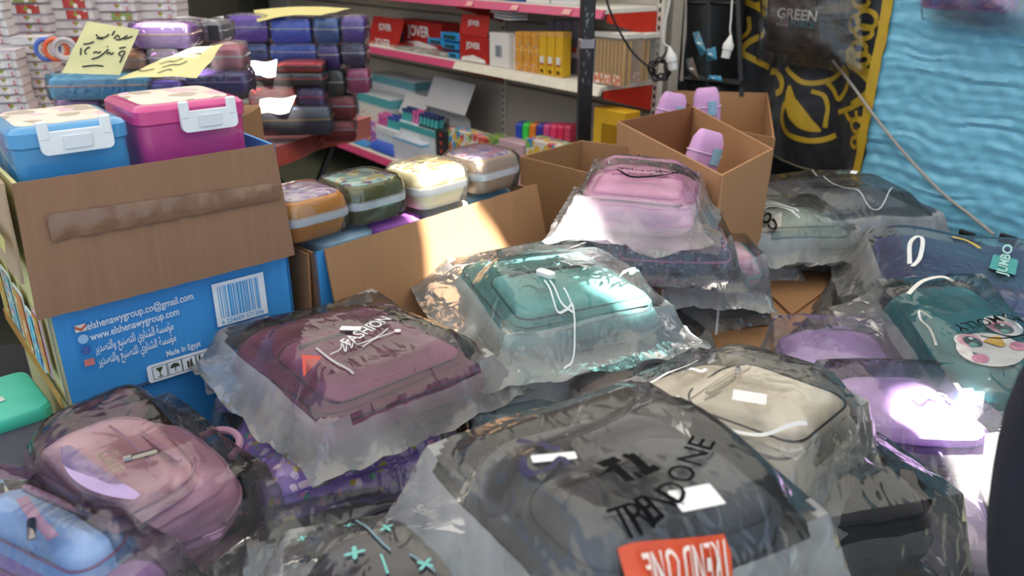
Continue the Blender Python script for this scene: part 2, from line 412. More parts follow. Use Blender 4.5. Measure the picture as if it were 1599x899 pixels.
# ---------------------------------------------------------------- black post in front of the shelves
p = at_y(914, 120, 2.80)
post = thing('tent_pole', 'black square metal pole with a silver clamp before the shelves', 'pole', TRS((p.x, p.y, 0), .1))
MB().add(*cbox(.046, .046, 2.46, .004, (0, 0, .0))).build('tube', mat('17171a', .38, .2, 12), post)
zc = at_y(914, 68, 2.80).z
MB().add(*cbox(.052, .052, .035, .004, (0, 0, zc-.017))).build('clamp', metal('a8a4ae', .3), post)
sc = MB()
for k in range(26):
    zz = .85+R.random()*.55; xx = R.uniform(-.015, .012)
    sc.add([(xx, -.0234, zz), (xx+.002, -.0234, zz), (xx+.002+R.uniform(-.006, .008), -.0234, zz+R.uniform(.006, .02)), (xx+R.uniform(-.006, .008), -.0234, zz+.012)], [(0, 1, 2, 3)])
sc.build('paint_scratches', mat('6e6e74', .6), post, smooth=False)
MB().add(*cbox(.10, .10, .012, .003)).build('foot_plate', mat('17171a', .5), post)
# ---------------------------------------------------------------- curtains
CFR = frame(CP.p0, CP.d, UPV)
def blackz(x, y):
    k = max(0, 1.1-y)
    return .022*math.sin(x*16+3*y)+.02*nz(x*5, y*2.2, 3)+.006*nz(x*24, y*18, 5)+.05*k*math.sin(x*9-5*y)*.5
def bluez(x, y):
    q = .0028*abs(math.sin((x+y)*38))*abs(math.sin((x-y)*38))
    return .014+.009*nz(x*1.8, y*34, 1)+.006*nz(x*4, y*60+2*nz(x*6, y*6, 2), 7)+.02*nz(x*1.6, y*3, 9)+q*1.3+.003*nz(x*30, y*30, 4)
bs0, bs1 = -2.0, CP.hit(1380, 120)[0]
blk = thing('curtain', 'black curtain with gold scroll ornament hanging left of the blue curtain', 'curtain', CFR)
zb = CP.hit(1300, 276)[1]; zt = 1.95
MB().add(*sheet(150, 110, lambda u, v: (bs0+(bs1-bs0)*u, zb+(zt-zb)*v+.01*math.sin(u*20)*(1-v), blackz(bs0+(bs1-bs0)*u, zb+(zt-zb)*v)))).build('cloth', mat('22242a', .5, .2, 12, .3, 40, sheen=.2), blk)
gold = mat('c2a032', .45, .12, 20, .15, 60)
def gp(pts, wpx=11, closed=False, taper=None):
    q = [CP.hit(x, y) for x, y in pts]
    if closed: q = q+[q[0]]
    sp = [(p.x, p.y) for p in smooth_path([(a, b, 0) for a, b in q], 7)]
    w0 = wpx*.00245
    MB().add(*ribbon2(sp, (lambda t: w0*taper(t)) if taper else w0, blackz, .004)).build('gold_ornament', gold, blk)
def ring(cx, cy, rx, ry, wpx=7, rot=0):
    pts = []
    for k in range(10):
        a = 2*math.pi*k/10; x = rx*math.cos(a); y = ry*math.sin(a)
        pts.append((cx+x*math.cos(rot)-y*math.sin(rot), cy+x*math.sin(rot)+y*math.cos(rot)))
    gp(pts, wpx, True)
for c in [(1361, 30, 15, 14), (1340, 36, 10, 12), (1356, 50, 13, 10), (1347, 76, 14, 11), (1332, 88, 9, 13), (1352, 92, 14, 9), (1352, 1, 14, 10), (1340, 196, 13, 10), (1350, 214, 10, 12), (1334, 222, 8, 8)]: ring(*c)
lens = lambda t: .25+1.6*math.sin(math.pi*min(1, t*1.02))
gp([(1243, 132), (1246, 160), (1262, 190), (1279, 205)], 15, taper=lens)
gp([(1238, 158), (1232, 180), (1240, 205), (1262, 218), (1280, 219), (1297, 212)], 9)
gp([(1270, 142), (1284, 150), (1288, 170), (1284, 200)], 7)
gp([(1202, 112), (1216, 112), (1228, 124), (1228, 140), (1216, 145)], 11)
gp([(1235, 105), (1262, 128), (1290, 126), (1310, 112), (1318, 108), (1326, 128), (1305, 155), (1296, 140), (1285, 124)], 8)
gp([(1326, 100), (1350, 112), (1368, 134), (1350, 152), (1330, 164)], 9)
gp([(1302, 176), (1330, 168), (1352, 160), (1362, 166)], 8); gp([(1316, 176), (1326, 188), (1340, 184), (1340, 172)], 8); gp([(1340, 184), (1354, 184), (1358, 172)], 7)
gp([(1322, 82), (1340, 104), (1360, 110), (1372, 128), (1380, 136)], 10)
gp([(1160, 2), (1182, 16), (1194, 34), (1186, 52), (1166, 66), (1160, 82), (1180, 98), (1198, 106)], 10)
gp([(1150, 0), (1151, 24), (1148, 40)], 8); gp([(1166, 26), (1166, 48), (1156, 62)], 7); gp([(1182, 0), (1200, 6), (1202, 20), (1190, 22)], 9)
gp([(1170, 10), (1186, 6), (1204, 24)], 8)
gp([(1045, 14), (1052, 34), (1060, 56), (1062, 66)], 9); gp([(1063, 0), (1064, 22)], 9); gp([(1040, 62), (1054, 66), (1056, 80)], 8)
bl = CP.hit(1390, 0); bl2 = CP.hit(1371, 235)
MB().add(*ribbon2([(bs1-.016, zb+(zt-zb)*k/40) for k in range(41)], .040, lambda x, y: max(blackz(x, y), bluez(x, y)), .018)).build('gold_border', gold, blk)
hem = CP.hit(1300, 272)
MB().add(*tube([(bs0+(bs1-bs0)*k/60, zb+.012+.01*math.sin(k/3), blackz(bs0+(bs1-bs0)*k/60, zb)+.008) for k in range(61)], .003)).build('hem_stitching', mat('8d8672', .8), blk)
blu = thing('curtain', 'blue quilted satin curtain hanging behind the table on the right', 'curtain', CFR)
b0, b1 = bs1-.004, 1.15
def lowz(x): return CP.hit(1500, 372)[1]+.01+.008*math.sin(x*14)
MB().add(*sheet(190, 210, lambda u, v: (b0+(b1-b0)*u, lowz(b0+(b1-b0)*u)*(1-v)+1.95*v, bluez(b0+(b1-b0)*u, lowz(0)*(1-v)+1.95*v)+.012*(1-v)))).build('cloth', mat('74bcdc', .36, .06, 6, .16, 90, sheen=.3), blu)
for px, py in ((1520, 360), (1438, 352), (1585, 366)):
    a, z = CP.hit(px, py, .03)
    bk = thing('strap_buckle', {1438: 'small black plastic buckle at the blue curtain hem, leftmost of three', 1520: 'small black plastic buckle at the blue curtain hem, middle of three', 1585: 'small black plastic buckle at the blue curtain hem, rightmost of three'}[px], 'buckle', frame(CP.pt(a, z-.012, .055), CP.d, UPV), 'buckles on the curtain hem')
    m = MB().add(*cbox(.055, .03, .012, .003)); m.build('strap', mat('141416', .7), bk)
    MB().add(*tube([(-.018, -.008, .014), (.018, -.008, .014), (.018, .010, .014), (-.018, .010, .014)], .003, 6, True)).build('frame', plastic('202024', .35), bk)
# rope hung diagonally over the curtains
rp = []
for x, y in [(1300, 95), (1330, 132), (1372, 190), (1420, 248), (1470, 300), (1515, 336), (1552, 366)]:
    a, z = CP.hit(x, y, .05); rp.append(CP.pt(a, z, .05))
tag(MB().add(*tube(smooth_path(rp, 6), .0052, 7)).build('rope', mat('a9a19a', .8, .2, 150, .5, 400)), 'thin grey rope hanging diagonally across the blue curtain', 'rope')
# ---------------------------------------------------------------- black rack between the curtains, cords and lamp holders
RK = Plane(CP.p0, CP.d, .14)
def rk(px, py): return RK.hit(px, py)
rf_ = frame(RK.p0, RK.d, UPV)
rack = thing('wire_rack', 'black metal rack between the shelving and the gold patterned curtain', 'rack', rf_)
bm_ = mat('151618', .5)
def bar(p, q, w=.02):
    a = rk(*p); b = rk(*q); MB().add(*tube([(a[0], a[1], 0), (b[0], b[1], 0)], w, 4)).build('bar', bm_, rack)
bar((1108, -60), (1106, 150), .016); bar((1150, -60), (1158, 150), .012); bar((1072, 122), (1160, 132), .018); bar((1072, -60), (1070, 150), .012); bar((1072, 4), (1152, 6), .008)
a0 = rk(1066, 128); a1 = rk(1132, 40)
MB().add(*cbox(a1[0]-a0[0], .9, .006, .002, ((a0[0]+a1[0])/2, a0[1]+.45, -.10))).build('rear_sheet', mat('0f1012', .6), rack)
def pouch(pts, h, lab, nm='snack_packet', cat='packet'):
    q = [rk(x, y) for x, y in pts]; cx = sum(a for a, b in q)/4; cz = sum(b for a, b in q)/4
    v = [(a-cx, b-cz, 0.0) for a, b in q]+[(0, 0, .025), (0, 0, -.01)]
    f = [(0, 1, 4), (1, 2, 4), (2, 3, 4), (3, 0, 4), (1, 0, 5), (2, 1, 5), (3, 2, 5), (0, 3, 5)]
    tag(MB().add(v, f).build(nm, printed(h, ['d8c890', '2a5a78', 'e0e4e8', 'b87030'], 60, .3, .3), None, frame(RK.pt(cx, cz, .03), RK.d, UPV)), lab, cat)
pouch([(1090, 50), (1103, 88), (1112, 80), (1100, 48)], '3f86a4', 'blue printed packet leaning in the black rack, left one')
pouch([(1111, 96), (1128, 92), (1126, 72), (1113, 76)], '3c8fb0', 'blue and tan packet leaning in the black rack, right one')
pouch([(1113, 124), (1136, 126), (1135, 118), (1116, 116)], '3fa0c8', 'small light blue box lying on the black rack shelf', 'small_box', 'box')
pouch([(1080, 92), (1088, 124), (1100, 122), (1090, 88)], '5a4a3a', 'brown packet standing low in the black rack')
def lampholder(px, py, Y, label, tilt, top):
    p = at_y(px, py, Y); t = thing('lamp_holder', label, 'lamp holder', TRS(p, 0, 0, tilt))
    prof = [(.0, -.042), (.016, -.042), (.017, -.018), (.015, -.016), (.020, -.012), (.020, .006), (.014, .016), (.008, .030), (.004, .040), (0, .040)]
    n = 14; v = []; f = []
    for r_, z in prof:
        for k in range(n): v.append((r_*math.cos(2*math.pi*k/n), r_*math.sin(2*math.pi*k/n), z))
    for r_ in range(len(prof)-1):
        for k in range(n): f.append((r_*n+k, r_*n+(k+1) % n, (r_+1)*n+(k+1) % n, (r_+1)*n+k))
    MB().add(v, f).build('socket', plastic('d6d4d2', .35), t)
    q = [t.matrix_world.inverted() @ at_y(x, y, Y) for x, y in top]
    MB().add(*tube(smooth_path([(0, 0, .038)]+q, 6), .0035, 6)).build('cord', plastic('cfccc8', .4), t)
lampholder(1048, 90, 2.95, 'white plastic lamp holder on a white cord beside the shelf upright', -.25, [(1036, 66), (1037, 42), (1046, 0), (1052, -60)])
lampholder(1137, 72, 3.05, 'white plastic lamp holder hanging before the black rack', .15, [(1140, 44), (1142, 20), (1146, -60)])
tw = [at_y(x, y, 3.2) for x, y in ((1072, -40), (1070, 40), (1067, 80), (1064, 126))]
tag(MB().add(*tube(smooth_path(tw, 8), lambda t: .0055+.0015*math.sin(t*140), 6)).build('cord', mat('8c857c', .8, .3, 200)), 'twisted grey cord hanging straight down beside the lamp holder', 'cord')
wr = [at_y(x, y, 3.0) for x, y in ((944, -20), (950, 10), (968, 50), (990, 84), (1015, 104), (1030, 96), (1042, 78))]
tag(MB().add(*tube(smooth_path(wr, 8), .0045, 6)).build('cable', mat('141416', .5)), 'black electric cable sagging from the ceiling to the shelf end', 'cable')
lp = []
for k in range(46):
    a = k*.62; r_ = 16+6*math.sin(k*1.7); lp.append(at_y(1028+r_*.8*math.cos(a)+k*.1, 108+r_*math.sin(a)*.9+4*math.sin(k), 3.02+.02*math.sin(k*.9)))
tag(MB().add(*tube(smooth_path(lp, 3), .004, 5)).build('cable_coil', mat('131315', .5)), 'tangled coil of black cable hanging at the shelf end', 'cable')
# flattened cardboard on the tabletop
def flatcard(name, label, px, z=TZ+.004):
    q = [at_z(x, y, z) for x, y in px]; n = len(q); c = sum(q, Vector())/n
    v = [(p.x-c.x, p.y-c.y, 0) for p in q]+[(p.x-c.x, p.y-c.y, .006) for p in q]
    f = [tuple(range(n-1, -1, -1)), tuple(range(n, 2*n))]+[(i, (i+1) % n, n+(i+1) % n, n+i) for i in range(n)]
    return tag(MB().add(v, f).build(name, card('9c7350'), None, TRS((c.x, c.y, z)), smooth=False), label, 'cardboard')
flatcard('cardboard_sheet', 'flattened brown cardboard sheet lying on the table, right part', [(1070, 552), (1205, 548), (1300, 460), (1180, 430), (1040, 500)])
flatcard('cardboard_sheet', 'flattened brown cardboard sheet lying towards the blue curtain', [(1192, 452), (1236, 494), (1368, 398), (1352, 366), (1262, 392)], TZ+.012)
# ================================================================ cartons
def qslab(A, B, C, D, th):
    A, B, C, D = map(Vector, (A, B, C, D)); n = (B-A).cross(D-A).normalized()*th
    v = [A, B, C, D, A+n, B+n, C+n, D+n]
    return [tuple(p) for p in v], [(3, 2, 1, 0), (4, 5, 6, 7), (0, 1, 5, 4), (1, 2, 6, 5), (2, 3, 7, 6), (3, 0, 4, 7)]
def creased(A, B, C, D, th, n=14, amp=.0015, seed=1):
    """cardboard flap with soft vertical creases: A,B top edge, C,D bottom edge"""
    A, B, C, D = map(Vector, (A, B, C, D)); nn = (B-A).cross(D-A).normalized()
    def fn(u, v):
        p = A.lerp(B, u).lerp(D.lerp(C, u), v); return p+nn*(amp*(nz(u*n*1.3, v*.6, seed)+.8*abs(nz(u*7, v, seed+4)))+.004*math.sin(v*2.6+seed))
    v1, f1 = sheet(n*2, 8, lambda u, v: tuple(fn(u, v))); v2 = [tuple(Vector(p)-nn*th) for p in v1]; o = len(v1)
    f = f1+[tuple(i+o for i in reversed(q)) for q in f1]
    W = n*2+1; H = 9
    per = list(range(W))+[W*j+W-1 for j in range(1, H)]+[W*(H-1)+i for i in range(W-2, -1, -1)]+[W*j for j in range(H-2, 0, -1)]
    f += [(per[i], per[i]+o, per[(i+1) % len(per)]+o, per[(i+1) % len(per)]) for i in range(len(per))]
    return v1+v2, f
CARD = card('9c7452'); CARD2 = card('8a6649'); CARDIN = card('8b5f42')
def carton(name, label, rim, base, walls=None, th=.006):
    t = thing(name, label, 'carton'); n = 4
    rim = [Vector(p) for p in rim]; base = [Vector(p) for p in base]
    MB().add(*qslab(base[0], base[1], base[2], base[3], th)).build('bottom', CARD2, t, smooth=False)
    for i in range(4):
        j = (i+1) % 4
        MB().add(*qslab(base[i], rim[i], rim[j], base[j], th)).build('side_panel', (walls or [CARD]*4)[i], t, smooth=False)
    return t
blue = mat('3a8ed0', .5, .06, 4, .15, 30, stretch=(50, 50, 1))
white = paper('dfe3ea')
# ---- big blue carton on the left
LC = Plane((-.775, 1.21), (.33, .28)); LW = .433
dL = LC.d; nL = LC.n; inL = -nL
def lcp(a, dep, z): q = LC.p0+dL*a+inL*dep; q.z = z; return q
zb_, zt_ = .562, .966; DEP = .50
bluecarton = carton('carton', 'large blue printed carton with a brown flap hanging down, left', [lcp(0, 0, zt_), lcp(LW, 0, zt_), lcp(LW, DEP, zt_), lcp(0, DEP, zt_)],
       [lcp(0, 0, zb_), lcp(LW, 0, zb_), lcp(LW, DEP, zb_), lcp(0, DEP, zb_)], [blue, blue, blue, mat('d8cf94', .6, .15, 6)])
fl_ = MB().add(*creased(lcp(-.004, -.006, zt_+.003), lcp(LW-.006, -.006, zt_+.003), lcp(LW+.002, -.024, .752), lcp(-.018, -.026, .748), .005, 16, .006, 3)).build('flap', card('85644e'), bluecarton)
tapem = mat('745541', .35, .06, 40, .2, 120, coat=.3)
def flap_pt(a, z, o=.0): k = (zt_-z)/(zt_-.75); return lcp(a, -.009-.018*k-o, z)
MB().add(*creased(flap_pt(.03, .915, .008), flap_pt(LW-.012, .900, .008), flap_pt(LW-.012, .868, .008), flap_pt(.03, .872, .008), .0006, 16, .006, 3)).build('tape', tapem, fl_)
# side flap and printed pictures on the left face
lf = MB().add(*creased(lcp(-.006, .49, zt_), lcp(-.006, .012, zt_), lcp(-.022, .012, .80), lcp(-.03, .49, .82), .005, 8, .002, 5)).build('flap', card('b39a80'), bluecarton)
MB().add(*qslab(lcp(-.031, .46, .915), lcp(-.031, .01, .878), lcp(-.034, .01, .858), lcp(-.034, .46, .890), .001)).build('yellow_tape', plastic('ddd58a', .25), lf)
def pic(d0, d1, za, zc, c1, c2, c3):
    b = MB().add(*qslab(lcp(-.008, d1, za), lcp(-.008, d0, za), lcp(-.008, d0, zc), lcp(-.008, d1, zc), .002)).build('printed_picture', mat(c1, .5), bluecarton, smooth=False)
    e = .006
    MB().add(*qslab(lcp(-.0115, d1-e, za+e), lcp(-.0115, d0+e, za+e), lcp(-.0115, d0+e, zc-e), lcp(-.0115, d1-e, zc-e), .001)).build('picture_print', printed(c2, [c3, 'e8e4c0', 'd0703a'], 60, .45), b, smooth=False)
pic(.022, .072, .615, .735, 'd8b0c8', 'cf8a2c', '98b040'); pic(.085, .140, .600, .715, 'd8eef0', '58bfd8', '5a7ac0'); pic(.155, .235, .600, .73, 'e0e4e4', 'd08030', 'a8c030'); pic(.26, .34, .605, .735, 'd8e4d8', '6ab0c0', 'c05a8a'); pic(.36, .44, .600, .73, 'e4dcd0', 'c8a030', '6a9a4a')
MB().add(*qslab(lcp(-.008, .49, .565), lcp(-.008, .005, .565), lcp(-.008, .005, .585), lcp(-.008, .49, .59), .002)).build('printed_band', mat('b9853a', .6), bluecarton, smooth=False)
# print on the front: text, barcode, handling symbols
FRM = frame(lcp(0, 0, 0), dL, UPV)          # x along the face, y up, z outwards
def onfront(v, f, x, y, name, m, rot=0, off=.0075, parent=bluecarton):
    # side panel stands .006 proud of the carton plane on its outer side or inner side; keep print clear of both
    mb = MB().add(v, f, Matrix.Translation((x, y, off)) @ Matrix.Rotation(rot, 4, 'Z'))
    o = mb.build(name, m, parent, FRM, smooth=False); return o
def shp(px, py): a, z = LC.hit(px, py); return a, z
def left_text(s, px0, py0, px1, py1, h, name='printed_text', m=white, bold=.012):
    a0, zz0 = shp(px0, py0); a1, zz1 = shp(px1, py1); v, f = text_vf(s, 1.0, bold)
    wdt = max(p[0] for p in v)-min(p[0] for p in v); cx = (max(p[0] for p in v)+min(p[0] for p in v))/2
    k = (a1-a0)/wdt; v = [((p[0]-cx)*k, p[1]*h, 0) for p in v]
    onfront(v, f, (a0+a1)/2, (zz0+zz1)/2, name, m, math.atan2(zz1-zz0, a1-a0))
left_text('elshenawygroup.co@gmail.com', 134, 508, 299, 460, .020)
left_text('www.elshenawygroup.com', 139, 525, 277, 484, .020)
AR = '\ufea8\ufef3'
line = ('\ufeae\ufef3\ufeaa\ufebc\ufe98\ufedf\ufe8d\ufeed \ufeca\ufef4\ufee8\ufebc\ufe98\ufee0\ufedf \ufef1\ufeed\ufe8e\ufee8\ufeb8\ufedf\ufe8d \ufe94\ufeb4\ufeb3\ufe86\ufee3')
left_text(line, 146, 543, 268, 506, .024); left_text(line, 151, 563, 272, 524, .024)
left_text('Made In Egypt', 258, 551, 311, 534, .017)
def rectf(w, h): return [(-w/2, -h/2, 0), (w/2, -h/2, 0), (w/2, h/2, 0), (-w/2, h/2, 0)], [(0, 1, 2, 3)]
def disc(r, n=20): return [(r*math.cos(2*math.pi*k/n), r*math.sin(2*math.pi*k/n), 0) for k in range(n)], [tuple(range(n))]
a, z = shp(124, 510); o = onfront(*rectf(.018, .013), a, z, 'mail_icon', mat('e8d8d0', .6))
MB().add([(-.009, .0065, .001), (0, -.001, .001), (.009, .0065, .001), (.009, .002, .001), (0, -.0055, .001), (-.009, .002, .001)], [(0, 5, 4, 1), (1, 4, 3, 2)], Matrix.Translation((a, z, .0075))).build('mail_mark', mat('c0502c', .6), o, smooth=False)
a, z = shp(128, 527); onfront(*disc(.0085), a, z, 'globe_icon', mat('9cc0e4', .6))
a, z = shp(133, 544); o = onfront(*disc(.008), a, z, 'round_icon', mat('3a5ca8', .6))
left_text('f', 131, 545, 136, 544, .016)
a, z = shp(138, 563); onfront(*rectf(.016, .013), a, z, 'camera_icon', mat('d07a78', .6))
a0, z0_ = shp(333, 478); a1, z1_ = shp(412, 453)
bx, by = (a0+a1)/2, (z0_+z1_)/2; bc = onfront(*rectf(a1-a0, .088), bx, by, 'barcode_label', white)
x = -(a1-a0)/2+.009
bars = MB()
while x < (a1-a0)/2-.010:
    ww = R.choice([.0012, .002, .003, .0042]); bars.add(*rectf(ww, .066), Matrix.Translation((bx+x+ww/2, by+.004, .0082))); x += ww+R.choice([.0012, .0018, .003])
b_ = bars.build('bars', mat('3f97d4', .6), bc, FRM, smooth=False); b_.matrix_parent_inverse = Matrix(); b_.matrix_local = Matrix(); b_['kind'] = 'stuff'
v, f = text_vf('6 224009 571306', .012, .01); MB().add(v, f, Matrix.Translation((bx, by-.037, .0082))).build('digits', mat('3f97d4', .6), bc, smooth=False)
def symbols(px0, py0, px1, py1, h, flip=1, off=.0075):
    a0, q0 = shp(px0, py0); a1, q1 = shp(px1, py1); cx, cz = (a0+a1)/2, (q0+q1)/2; W = a1-a0
    lb = onfront([(x, y, 0) for x, y in rr(W, h, .006)], [tuple(range(24))], cx, cz, 'symbol_label', white, 0, off)
    dk = mat('40402c', .7)
    def put(m, k, name):
        s = flip
        MB().add(m.v, m.f, Matrix.Translation((cx+s*(-W/2+W*k), cz, off+.001)) @ Matrix.Rotation(0 if s > 0 else math.pi, 4, 'Z')).build(name, dk, lb, smooth=False)
    def frame_(m):
        for dx, dy, w_, h_ in ((0, .0125, .026, .001), (0, -.0125, .026, .001), (.0125, 0, .001, .026), (-.0125, 0, .001, .026)): m.add(*rectf(w_, h_), Matrix.Translation((dx, dy, 0)))
        return m
    g = frame_(MB()); g.add([(-.007, .009, 0), (.007, .009, 0), (.001, 0, 0), (-.001, 0, 0)], [(3, 2, 1, 0)]).add(*rectf(.0016, .008), Matrix.Translation((0, -.004, 0))).add(*rectf(.009, .0016), Matrix.Translation((0, -.009, 0))); put(g, .15, 'glass_symbol')
    g = frame_(MB()); g.add([(.009*math.cos(math.pi*k/8), .009*math.sin(math.pi*k/8), 0) for k in range(9)], [tuple(range(9))]).add(*rectf(.0014, .010), Matrix.Translation((0, -.004, 0))); put(g, .34, 'umbrella_symbol')
    g = frame_(MB()); g.add(*rectf(.004, .014), Matrix.Translation((-.002, -.002, 0))).add([(.001, -.008, 0), (.007, -.008, 0), (.005, .010, 0), (.002, .006, 0)], [(0, 1, 2, 3)]); put(g, .52, 'tidy_symbol')
    g = frame_(MB()); g.add(*rectf(.0035, .016), Matrix.Translation((-.006, .002, 0))).add(*rectf(.0035, .016), Matrix.Translation((.006, .002, 0))).add(*rectf(.018, .002), Matrix.Translation((0, -.009, 0))); put(g, .70, 'upright_symbol')
    g = MB()
    for rx in (1, .72):
        P = [(.017*rx*math.cos(2*math.pi*k/20), .012*rx*math.sin(2*math.pi*k/20)) for k in range(20)]
        vv, ff = ribbon2(P, .001, lambda x, y: 0, 0, True); g.add(vv, ff)
    vv, ff = text_vf('CE DA', .009); g.add(vv, ff); put(g, .89, 'stamp_symbol')
symbols(229, 585, 349, 545, .036)
# ---- lower carton of the same kind, upside down underneath
lowc = carton('carton', 'blue carton underneath the large blue carton, its print upside down', [lcp(0.01, .012, .555), lcp(LW+.01, .012, .555), lcp(LW+.01, DEP, .555), lcp(0.01, DEP, .555)],
       [lcp(.01, .012, TZ+.002), lcp(LW+.01, .012, TZ+.002), lcp(LW+.01, DEP, TZ+.002), lcp(.01, DEP, TZ+.002)], [blue, blue, blue, mat('d8cf94', .6, .15, 6)])
_b = bluecarton; 
def lowprint():
    W = .13; cx, cz = .30, .515; off = -.0045
    lb = MB().add([(x+cx, y+cz, off) for x, y in rr(W, .036, .006)], [tuple(range(24))]).build('symbol_label', white, lowc, FRM, smooth=False)
    dk = mat('40402c', .7)
    g = MB().add(*rectf(.0035, .016), Matrix.Translation((cx-.012-.006, cz-.002, off+.001))).add(*rectf(.0035, .016), Matrix.Translation((cx-.012+.006, cz-.002, off+.001))).add(*rectf(.018, .002), Matrix.Translation((cx-.012, cz+.009, off+.001)))
    g.build('upright_symbol', dk, lb, smooth=False)
    P = [(cx-.044+.017*math.cos(2*math.pi*k/20), cz+.012*math.sin(2*math.pi*k/20)) for k in range(20)]
    g = MB().add(*ribbon2(P, .0012, lambda x, y: off+.001, 0, True)); v, f = text_vf('CE DA', .009); g.add(v, f, Matrix.Translation((cx-.044, cz, off+.001)) @ Matrix.Rotation(math.pi, 4, 'Z')); g.build('stamp_symbol', dk, lb, smooth=False)
    v, f = text_vf('Made In Egypt', .016, .01); MB().add(v, f, Matrix.Translation((cx+.01, cz-.030, off)) @ Matrix.Rotation(math.pi, 4, 'Z')).build('printed_text', white, lowc, FRM, smooth=False)
lowprint()
# ---- plastic storage boxes standing in the big carton
def clearp(h, alpha=.66): return mat(h, .18, .12, 7, 0, alpha=alpha, coat=.4)
def storage_box(label, px0, px1, pyt, lpx, col, inner, dep=.20, off=-.035):
    a0, _ = LC.hit(px0, pyt+40, off); a1, _ = LC.hit(px1, pyt+20, off); _, zt = LC.hit((px0+px1)/2, pyt, off)
    W = a1-a0; H = zt-(zb_+.008); M = frame(lcp((a0+a1)/2, -off+dep/2, zb_+.008), dL, inL)
    t = thing('storage_box', label, 'storage box', M, 'clear storage boxes in the blue carton')
    MB().add(*slab(rr(W*.96, dep*.96, .02, n=4), [(.012, 0), (.004, .01), (0, H-.03)])).build('tub', clearp(col), t)
    MB().add(*cbox(W*.8, dep*.8, H*.6, .01, (0, 0, .02))).build('contents', printed(inner, ['c05aa0', '58a0d8', 'e8e0e8', '7a58b0'], 18, .6), t)
    ld = MB().add(*slab(rr(W, dep, .022, n=4), [(.004, H-.032), (0, H-.028), (0, H-.006), (.006, H), (.016, H+.003)])).build('lid', clearp(col, .8), t)
    MB().add(*slab(rr(W*.82, dep*.8, .02, n=4), [(.002, H+.0032), (.004, H+.005)])).build('lid_insert', printed('d9cfc4', ['b0a090', 'd8b0c0', 'e8e0c8'], 20, .5), ld)
    la0, lz0 = LC.hit(lpx[0], lpx[2], off+.012); la1, lz1 = LC.hit(lpx[1], lpx[3], off+.012); lw = la1-la0; lc = (la0+la1)/2-(a0+a1)/2
    lz = (lz0+lz1)/2-zb_-.008; h = .036
    lt = MB().add([(x+lc, -dep/2-.014, y+lz) for x, y in rr(lw, h, .010)]+[(x+lc, -dep/2-.004, y+lz) for x, y in rr(lw, h, .010)],
        [tuple(range(24)), tuple(range(47, 23, -1))]+[(i, i+24, (i+1) % 24+24, (i+1) % 24) for i in range(24)]).build('latch', plastic('dde2ea', .35), t)
    for sx in (-1, 1): MB().add(*cbox(.016, .012, .030, .002, (lc+sx*(lw/2-.008), -dep/2-.009, lz+.006))).build('hinge_arm', plastic('dde2ea', .35), lt)
    MB().add(*cbox(lw*.4, .003, h*.62, .001, (lc, -dep/2-.0155, lz-h*.31))).build('latch_pad', plastic('d2d8e2', .4), lt)
storage_box('translucent blue storage box with white latch in the large carton', 16, 206, 196, (64, 176, 232, 207), '4fa0da', '7aa8d4')
storage_box('translucent pink storage box with white latch in the large carton', 214, 388, 162, (284, 370, 195, 178), 'd0408e', 'd05a9c')
# ---- lunch box carton
KC = Plane((-.40, 1.515), (.458, .485)); KW = .667; kd = KC.d; kin = -KC.n
def kcp(a, dep, z): q = KC.p0+kd*a+kin*dep; q.z = z; return q
kz = .738
lunch = carton('carton', 'brown flapped carton holding the lunch boxes', [kcp(0, 0, kz), kcp(KW, 0, kz), kcp(KW, .30, kz), kcp(0, .30, kz)], [kcp(0, 0, TZ+.002), kcp(KW, 0, TZ+.002), kcp(KW, .30, TZ+.002), kcp(0, .30, TZ+.002)], [blue, CARD, CARD, CARD])
MB().add(*creased(kcp(.022, -.006, kz+.004), kcp(KW+.002, -.006, kz+.012), kcp(KW+.004, -.055, .52), kcp(.018, -.050, .50), .005, 14, .006, 8)).build('flap', card('96704e'), lunch)
MB().add(*creased(kcp(-.006, .29, kz+.02), kcp(-.006, .006, kz), kcp(-.03, .006, .52), kcp(-.03, .29, .52), .005, 8, .002, 6)).build('flap', card('8a6446'), lunch)
def lunch_box(label, px, py, col, lidcol, art, film_=True, w=.158, d=.150, z=kz+.014, gp_='lunch boxes on the carton', H=.092):
    p = at_z(px, py, z); M = frame(p+kin*(d/2+.004), kd, kin)
    t = thing('lunch_box', label, 'lunch box', M, gp_)
    MB().add(*slab(rr(w, d, .035, n=5), [(.022, 0), (.014, .004), (.006, H*.3), (.004, H*.42)])).build('tub', mat(col, .3, .06, 8, coat=.2), t)
    MB().add(*slab(rr(w*1.03, d*1.03, .036, n=5), [(.003, H*.42), (0, H*.44), (0, H*.60), (.003, H*.62)])).build('white_band', plastic('e4e6ea', .35), t)
    MB().add(*slab(rr(w, d, .035, n=5), [(.003, H*.62), (.001, H*.66), (.004, H*.86), (.012, H*.95), (.02, H*.97)])).build('lid', mat(lidcol, .3, .06, 8, coat=.2), t)
    MB().add(*slab(rr(w*.80, d*.80, .028, n=5), [(.0, H*.965), (.003, H*.995)])).build('lid_picture', printed(art[0], art[1:], 42, .5, .3), t)
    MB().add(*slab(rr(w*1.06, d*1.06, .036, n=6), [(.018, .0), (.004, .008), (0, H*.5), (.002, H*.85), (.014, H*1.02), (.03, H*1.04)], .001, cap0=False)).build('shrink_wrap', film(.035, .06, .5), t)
    return t
ob = lunch_box('orange lunch box with white band, leftmost on the carton', 508, 376, 'd08420', 'cf8a2a', ('c9b8d0', 'b89ac8', 'd8d0e0', '8a6ab0'))
MB().add(*qslab((-.085, .052, .030), (-.085, -.052, .030), (-.085, -.052, .068), (-.085, .052, .068), .002)).build('sticker', paper('c8b8a8'), ob)
